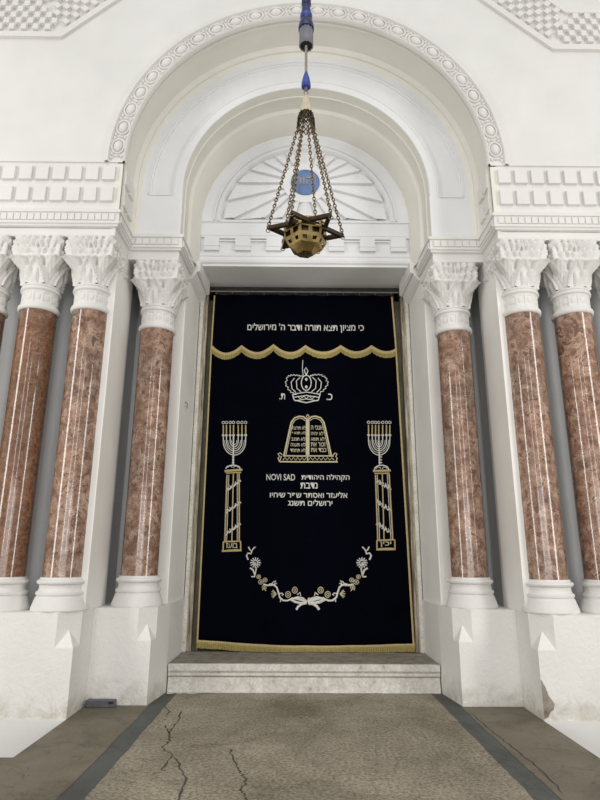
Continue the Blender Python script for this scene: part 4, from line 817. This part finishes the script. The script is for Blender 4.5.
('blossom_embroidery','pale_gold',[(0.8,[(0.283,1.019),(0.297,1.037),(0.318,1.044),(0.338,1.036),(0.35,1.017),(0.349,0.993),(0.335,0.975),(0.315,0.968),(0.294,0.976),(0.282,0.995),(0.283,1.019)]),(0.7,[(0.303,1.012),(0.31,1.022),(0.321,1.022),(0.329,1.013),(0.329,1),(0.322,0.99),(0.311,0.99),(0.303,0.999),(0.303,1.012)])]),
('blossom_embroidery','pale_gold',[(0.68,[(-0.083,1.071),(-0.096,1.089),(-0.116,1.096),(-0.135,1.087),(-0.147,1.068),(-0.146,1.045),(-0.133,1.026),(-0.113,1.02),(-0.093,1.028),(-0.082,1.047),(-0.083,1.071)]),(0.595,[(-0.101,1.064),(-0.109,1.074),(-0.119,1.074),(-0.127,1.065),(-0.127,1.052),(-0.12,1.042),(-0.109,1.041),(-0.102,1.05),(-0.101,1.064)])]),
('blossom_embroidery','pale_gold',[(0.8,[(0.191,1.072),(0.204,1.091),(0.225,1.097),(0.246,1.089),(0.258,1.07),(0.257,1.046),(0.243,1.028),(0.222,1.022),(0.202,1.029),(0.19,1.049),(0.191,1.072)]),(0.7,[(0.21,1.065),(0.218,1.075),(0.229,1.076),(0.237,1.067),(0.237,1.053),(0.23,1.043),(0.219,1.043),(0.211,1.052),(0.21,1.065)])]),
('blossom_embroidery','pale_gold',[(1.1,[(0.045,0.918),(0.065,0.961),(0.097,0.906),(0.117,0.949)]),(1,[(0.104,0.918),(0.097,0.948),(0.081,0.96),(0.064,0.948),(0.057,0.918),(0.064,0.888),(0.081,0.876),(0.097,0.889),(0.104,0.918)]),(1.02,[(0.072,0.928),(0.085,0.9)])]),
('blossom_embroidery','pale_gold',[(1.2,[(0.029,0.928),(0.017,0.899)])]),
]
# ------------------------------------------------------------------ ark curtain
YCUR = 7.975
def fold(x, z):
    k = .35+.65*max(0, (5.3-z)/5)
    return k*(.012*math.sin(x*5.1+.6)+.008*math.sin(x*11.3+z*.5+1.0)+.004*math.sin(x*23+z))
cur = empty('ark_curtain', (0, YCUR, .30)); tag(cur, 'dark navy velvet curtain with gold fringe and Hebrew embroidery hanging in the doorway', 'curtain')
def xl(z): return -1.347-.012*min(1, (5.25-z)/.8)
def xr(z): return 1.312+.03*min(1, (5.25-z)/.8)+.075*max(0, (4.45-z)/4.1)
def hem(x):
    t = (x+1.36)/2.78
    return .430-.065*math.sin(min(1, t*1.9)*math.pi/2)+.030*max(0, t-.6)/.4
rows = []; NX, NZ = 90, 60
for j in range(NZ+1):
    row = []
    for i in range(NX+1):
        t = i/NX
        z_top = 5.268+.006*math.cos(t*2*math.pi*9)
        x0 = xl(2.5); zz = hem(-1.36+2.78*t)+(z_top-hem(-1.36+2.78*t))*j/NZ
        x = xl(zz)+(xr(zz)-xl(zz))*t
        row.append((x, YCUR+fold(x, zz), zz))
    rows.append(row)
mb = MB(); mb.grid(rows)
o = child(mb.build('velvet_panel', M['velvet'], smooth=80), cur); sm = o.modifiers.new('thickness', 'SOLIDIFY'); sm.thickness = .008; sm.offset = 1 if False else -1
EY = YCUR-.010

def fringe_strip(pts, h, pitch=.011):
    """hanging fringe below the curve pts (x, z)"""
    m = MB(); top, bot = [], []; acc = 0; k = 0
    dens = []
    for (ax, az), (bx_, bz) in zip(pts[:-1], pts[1:]):
        L = math.hypot(bx_-ax, bz-az); nn = max(1, int(L/pitch))
        for q in range(nn): dens.append((ax+(bx_-ax)*q/nn, az+(bz-az)*q/nn))
    dens.append(pts[-1])
    rows = []
    for k, (x, z) in enumerate(dens):
        dy = -.010 if k % 2 else -.002
        hh = h*(.92+.12*random.random())
        y = EY+fold(x, z)
        rows.append([(x, y+dy*.5, z), (x, y+dy-.004, z-h*.35), (x+.003*math.sin(k*1.7), y+dy-.004, z-hh)])
    m.grid(rows); return m
def band(pts, w, mat, name, thick=.008):
    m = MB()
    m.tube([(x, EY-.004+fold(x, z), z) for x, z in pts], w, 8, flat=.45)
    return child(m.build(name, mat, smooth=60), cur)
# scalloped gold trim near the top
sc = []
for i in range(0, len(SCALLOP)-2, 2):
    p0, pm, p1 = SCALLOP[i], SCALLOP[i+1], SCALLOP[i+2]
    for k in range(16):
        t = k/16; w0 = math.sin(t*math.pi)**.8 if 0 < t < 1 else 0
        x = p0[0]+(p1[0]-p0[0])*t; z = p0[1]+(p1[1]-p0[1])*t
        zm = pm[1]+.035; sag = (p0[1]+p1[1])/2-zm
        sc.append((x, z-.03-sag*w0))
sc.append((SCALLOP[-1][0], SCALLOP[-1][1]-.03))
band(sc, .026, M['gold_thread'], 'scalloped_braid')
child(fringe_strip(sc, .085).build('scalloped_fringe', M['fringe'], weld=False), cur)
# side cords and bottom fringe
for f, nm in ((xl, 'left'), (xr, 'right')):
    band([(f(z), z) for z in [.40+4.85*k/60 for k in range(61)]], .011 if nm == 'left' else .013, M['gold_thread'], 'edge_cord')
hb = [(-1.367+2.80*k/80, hem(-1.36+2.78*k/80)+.0) for k in range(81)]
band(hb, .017, M['gold_thread'], 'hem_braid')
m = fringe_strip([(x, z-.005) for x, z in hb], .075); m.v = [(x, y-.004, max(z, .308)) for x, y, z in m.v]
child(m.build('hem_fringe', M['fringe'], weld=False), cur)
# embroidery in raised thread
for nm, mt, strokes in STROKES:
    m = MB()
    for w, pts in strokes:
        P = []
        for (ax, az), (bx_, bz) in zip(pts[:-1], pts[1:]):
            L = math.hypot(bx_-ax, bz-az); nn = max(1, int(L/.06))
            P += [(ax+(bx_-ax)*q/nn, az+(bz-az)*q/nn) for q in range(nn)]
        P.append(pts[-1])
        m.tube([(x, EY-.002+fold(x, z), z) for x, z in P], .0068*w, 6, flat=.5)
    child(m.build(nm, M[mt], smooth=60), cur)
HEB = {'a': 'כי מציון תצא תורה ודבר ה\' מירושלים', 'crL': 'ת.', 'crR': 'כ.', 'l1b': 'הקהילה היהודית', 'l2': 'נדבת',
       'l3': 'אליעזר ואסתר שפר שיחיו', 'l4': 'ירושלים תשנג', 'pl': 'בועז', 'pr': 'יכין',
       'tr0': 'אנכי ה', 'tr1': 'לא יהיה', 'tr2': 'לא תשא', 'tr3': 'זכור את', 'tr4': 'כבד את',
       'tl0': 'לא תרצח', 'tl1': 'לא תנאף', 'tl2': 'לא תגנב', 'tl3': 'לא תענה', 'tl4': 'לא תחמד'}
PART = {'a': 'verse_lettering', 'crL': 'initial_lettering', 'crR': 'initial_lettering', 'l1b': 'dedication_lettering', 'l2': 'dedication_lettering', 'l3': 'dedication_lettering', 'l4': 'dedication_lettering', 'pl': 'pillar_lettering', 'pr': 'pillar_lettering'}
for k, t in HEB.items():
    lettering(PART.get(k, 'commandment_lettering'), t[::-1], TEXT[k], EY-.003, M['silver_thread'] if k in 'a' or k[0] in 'cl' else M['pale_gold'], cur, .005, fold, bold=.012 if k[0] in 'aclp' and k != 'crL' else .008)
lettering('dedication_lettering', 'NOVI SAD', TEXT['l1a'], EY-.003, M['silver_thread'], cur, .005, fold, bold=.004)

# rail with rings
rail = empty('curtain_rail', (0, 7.96, 5.37)); tag(rail, 'thin dark metal rail with rings along the top of the curtain', 'curtain rail')
mb = MB(); mb.tube([(-1.44, 7.96, 5.318), (1.44, 7.96, 5.318)], .012, 10); child(mb.build('rod', M['iron'], smooth=60), rail)
for k in range(12):
    x = -1.32+k*2.62/11; mb = MB()
    mb.tube([(x, 7.96+.021*math.cos(a), 5.304+.026*math.sin(a)) for a in [2*math.pi*i/14 for i in range(14)]], .004, 5, True)
    child(mb.build('ring', M['iron'], smooth=60), rail)
for s in (-1, 1):
    mb = MB(); mb.box(s*1.43-.02, s*1.43+.02, 7.94, 8.13, 5.28, 5.36); child(mb.build('bracket', M['dark_bronze'], bevel=.004), rail)

# ------------------------------------------------------------------ hanging lamp
LX, LY, LZ = -.035, 4.60, 4.30
lamp = empty('hanging_lamp', (LX, LY, LZ)); tag(lamp, 'pierced brass bowl lamp in a dark six-pointed star frame hanging on chains', 'lamp')
# star: two bars triangles lying level
SR = .352; A0 = .15
for tri in (0, 1):
    mb = MB(); pts = [(LX+SR*math.cos(A0+(2*k+tri)*math.pi/3), LY+SR*math.sin(A0+(2*k+tri)*math.pi/3)) for k in range(3)]
    z0 = LZ-.012+(.012 if tri else 0)
    cxm = Vector((LX, LY)); 
    inn = [tuple(cxm+(Vector(p)-cxm)*(1-.034/(SR*.5))) for p in pts]
    rows = []
    for k in range(4):
        a, b_ = pts[k % 3], inn[k % 3]
        rows.append([(a[0], a[1], z0-.018), (a[0], a[1], z0+.018), (b_[0], b_[1], z0+.018), (b_[0], b_[1], z0-.018), (a[0], a[1], z0-.018)])
    mb.grid(rows); child(mb.build('star_triangle', M['dark_bronze'], bevel=.003), lamp)
# pierced faceted bowl
def bowl():
    m = MB(); ns = 6; prof = [(.184, .045), (.200, -.035), (.190, -.110), (.150, -.175), (.07, -.226)]
    def ring(r, z): return [Vector((LX+r*math.cos(2*math.pi*(k+.22)/ns), LY+r*math.sin(2*math.pi*(k+.22)/ns), LZ+z)) for k in range(ns)]
    rings = [ring(*p) for p in prof]
    def quad(a, b, c, d): m.poly([a, b, c, d])
    def lerp(a, b, t): return a+(b-a)*t
    for lv in range(4):
        lo, hi = rings[lv+1], rings[lv]
        for k in range(ns):
            a, b, c, d = lo[k], lo[(k+1) % ns], hi[(k+1) % ns], hi[k]
            if lv == 3: quad(a, b, c, d); continue
            nsub = 2
            for q in range(nsub):
                t0, t1 = q/nsub, (q+1)/nsub
                A, B_, C_, D = lerp(a, b, t0), lerp(a, b, t1), lerp(d, c, t1), lerp(d, c, t0)
                cen = (A+B_+C_+D)/4
                if lv == 0:      # triangular opening
                    ti = [lerp(lerp(A, B_, .14), lerp(D, C_, .14), .14), lerp(lerp(A, B_, .86), lerp(D, C_, .86), .14), lerp(lerp(A, B_, .62), lerp(D, C_, .62), .86), lerp(lerp(A, B_, .38), lerp(D, C_, .38), .86)]
                    if q % 2: pass
                else:
                    f = .66 if lv == 1 else .42
                    ti = [cen+(p-cen)*f for p in (A, B_, C_, D)]
                O = [A, B_, C_, D]
                for i in range(4): quad(O[i], O[(i+1) % 4], ti[(i+1) % 4], ti[i])
    m.f.append([len(m.v)+i for i in range(ns)]); m.v += [tuple(p) for p in rings[4]]
    return m
o = child(bowl().build('bowl', M['brass']), lamp); s_ = o.modifiers.new('thickness', 'SOLIDIFY'); s_.thickness = .007
mb = MB(); mb.lathe([(.178, .0), (.186, .004), (.186, .02), (.178, .024)], (LX, LY, LZ+.02), 48, cap=False); child(mb.build('bowl_rim', M['brass'], smooth=40), lamp)
mb = MB(); mb.lathe([(.05,-.20),(.10,-.17),(.135,-.11),(.145,-.03),(.14,.02)], (LX, LY, LZ), 24); child(mb.build('dark_inner_fill', M['dark_bronze'], smooth=50), lamp)  # added dark filler, stands in for the shade behind the bowl's openings
# chains
ZTOP = 5.44
def chain(p0, p1, link=.042):
    m = MB(); p0, p1 = Vector(p0), Vector(p1); d = p1-p0; L = d.length; d.normalize(); nn = int(L/(link*.74))
    a = d.cross(Vector((0, 1, 0))).normalized(); b = d.cross(a)
    for k in range(nn+1):
        c = p0+d*(L*k/nn); side = a if k % 2 else b
        m.tube([c+d*(link*.5*math.cos(t))+side*(link*.30*math.sin(t)) for t in [2*math.pi*i/8 for i in range(8)]],   .0055, 4, True)
    return m
for k in range(6):
    a = A0+k*math.pi/3
    st_ = (LX+(SR-.015)*math.cos(a), LY+(SR-.015)*math.sin(a), LZ+.01)
    en = (LX+.068*math.cos(a), LY+.068*math.sin(a), ZTOP-.02)
    child(chain(st_, en).build('chain', M['chain'], smooth=60), lamp)
    mb = MB(); mb.tube([(st_[0]+.018*math.cos(t), st_[1], LZ-.03+.018*math.sin(t)) for t in [2*math.pi*i/10 for i in range(10)]], .004, 5, True)
    child(mb.build('hook_ring', M['chain'], smooth=60), lamp)
# lattice crown
mb = MB()
for k in range(12):
    a = 2*math.pi*k/12
    for r0, z0, dz in ((.050, ZTOP+.13, .026), (.065, ZTOP+.085, .029), (.078, ZTOP+.035, .032), (.082, ZTOP-.022, .034)):
        w = r0*.25
        aa = a+(math.pi/12 if z0 in (ZTOP+.085, ZTOP-.020) else 0)
        pts = []
        for i in range(4):
            t = i*math.pi/2; da = w*math.cos(t)/r0; pts.append((LX+r0*math.cos(aa+da), LY+r0*math.sin(aa+da), z0+dz*math.sin(t)))
        mb.tube(pts,   .0060, 4, True)
child(mb.build('lattice_collar', M['dark_bronze'], smooth=60), lamp)
mb = MB(); mb.lathe([(.058, 5.555), (.060, 5.575), (.050, 5.62), (.034, 5.70), (.022, 5.755), (.012, 5.77)], (LX, LY, 0), 32); child(mb.build('cap', M['ivory'], smooth=50), lamp)
mb = MB(); mb.tube([(LX+.018*math.cos(t), LY, 5.80+.030*math.sin(t)) for t in [2*math.pi*i/14 for i in range(14)]], .006, 6, True); child(mb.build('hook_ring', M['iron'], smooth=60), lamp)
mb = MB(); mb.tube([(LX, LY, 5.82), (LX, LY, 5.90)], .014, 8); child(mb.build('swivel', M['iron'], smooth=60), lamp)
mb = MB(); mb.lathe([(.040, 5.855), (.045, 5.86), (.045, 5.895), (.034, 5.96), (.018, 6.02), (.010, 6.04)], (LX, LY, 0), 28); child(mb.build('blue_cone', M['blue'], smooth=50), lamp)
mb = MB()
for q in range(2):
    mb.tube([(LX+.008*math.cos(k*.9+q*math.pi), LY+.008*math.sin(k*.9+q*math.pi), 6.03+.33*k/60) for k in range(61)], .007, 6)
child(mb.build('rope', M['rope'], smooth=60), lamp)
mb = MB(); n = 48
rows = []
for r, z in ((.05, 6.36), (.070, 6.345), (.072, 6.35), (.070, 6.40), (.069, 6.58), (.06, 6.60)):
    rows.append([(LX+(r-(.006 if (i % 4) < 2 else 0))*math.cos(2*math.pi*i/n), LY+(r-(.006 if (i % 4) < 2 else 0))*math.sin(2*math.pi*i/n), z) for i in range(n)])
mb.grid(rows, True); child(mb.build('ribbed_sleeve', M['greyplastic'], smooth=30), lamp)
mb = MB(); mb.lathe([(.050, 6.375), (.062, 6.352)], (LX, LY, 0), 24); child(mb.build('sleeve_mouth', M['black']), lamp)
mb = MB(); mb.lathe([(.070, 6.545), (.078, 6.55), (.078, 6.59), (.064, 6.65), (.058, 6.66)], (LX, LY, 0), 28); child(mb.build('navy_collar', M['navy'], smooth=45), lamp)
mb = MB(); mb.lathe([(.058, 6.655), (.058, 6.72), (.044, 6.80), (.038, 6.87)], (LX, LY, 0), 28); child(mb.build('upper_collar', M['navy'], smooth=45), lamp)
mb = MB(); mb.lathe([(.0585, 6.69), (.061, 6.695), (.061, 6.735), (.056, 6.74)], (LX, LY, 0), 28); child(mb.build('blue_band', M['blue'], smooth=45), lamp)
mb = MB(); mb.lathe([(.042, 6.85), (.048, 6.86), (.045, 7.10), (.03, 7.14)], (LX, LY, 0), 28); child(mb.build('upper_sleeve', M['navy'], smooth=45), lamp)
mb = MB(); mb.tube([(LX, LY, 7.1), (LX, LY, 11.0)], .012, 8); child(mb.build('suspension_cable', M['rope']), lamp)

# ------------------------------------------------------------------ light, camera
w = bpy.data.worlds.new('World'); SC.world = w; w.use_nodes = True
bg = w.node_tree.nodes['Background']; bg.inputs[0].default_value = (1.0, .98, .945, 1); bg.inputs[1].default_value = .55
def area(name, loc, target, sx, sy, power, col=(1,1,1)):
    d = bpy.data.lights.new(name, 'AREA'); d.shape = 'RECTANGLE'; d.size = sx; d.size_y = sy; d.energy = power; d.color = col
    o = bpy.data.objects.new(name, d); COL.objects.link(o); o.location = loc
    v = Vector(target)-Vector(loc); o.rotation_euler = v.to_track_quat('-Z', 'Y').to_euler(); return o
area('hall_ceiling_light', (0, -3.5, 14.0), (0, 6.5, 3.0), 9, 6, 330, (1, .985, .965))
area('low_front_fill', (0, -6.0, 2.0), (0, 6.5, 1.6), 9, 3.0, 240, (1, .985, .965))  # added soft fill behind the camera, lifts the lower part of the portal
area('hall_window_left', (-7.5, 1.5, 3.6), (-1.0, 6.5, 3.2), 1.0, 6.6, 230, (1, .98, .94))
area('hall_window_right', (7.0, 1.0, 3.6), (1.0, 6.5, 3.2), 1.0, 6.6, 230, (1, .98, .94))
area('hall_window_back_left', (-3.6, -8.0, 5.0), (0, 6.5, 3.5), .45, 7, 120, (.96, .96, 1))
area('hall_window_back_right', (2.6, -9.0, 5.0), (0, 6.5, 3.5), .45, 7, 120, (.96, .96, 1))

f = 578.0; p, yaw, roll = .2624, .00563, .00507
fw = Vector((math.sin(yaw)*math.cos(p), math.cos(yaw)*math.cos(p), math.sin(p)))
r_ = Vector((math.cos(yaw), -math.sin(yaw), 0)); u_ = r_.cross(fw)
r2 = r_*math.cos(roll)+u_*math.sin(roll); u2 = -r_*math.sin(roll)+u_*math.cos(roll)
cd = bpy.data.cameras.new('Camera'); cam = bpy.data.objects.new('Camera', cd); COL.objects.link(cam)
cd.sensor_fit = 'VERTICAL'; cd.sensor_height = 24; cd.sensor_width = 18; cd.lens = f/800*24; cd.clip_start = .05
cam.matrix_world = Matrix(((r2.x, u2.x, -fw.x, -.1041), (r2.y, u2.y, -fw.y, 0), (r2.z, u2.z, -fw.z, 1.5), (0, 0, 0, 1)))
SC.camera = cam
SC.view_settings.view_transform = 'Standard'; SC.view_settings.look = 'None'; SC.view_settings.gamma = 1; SC.view_settings.use_curve_mapping = False
SC.view_settings.exposure = -0.03
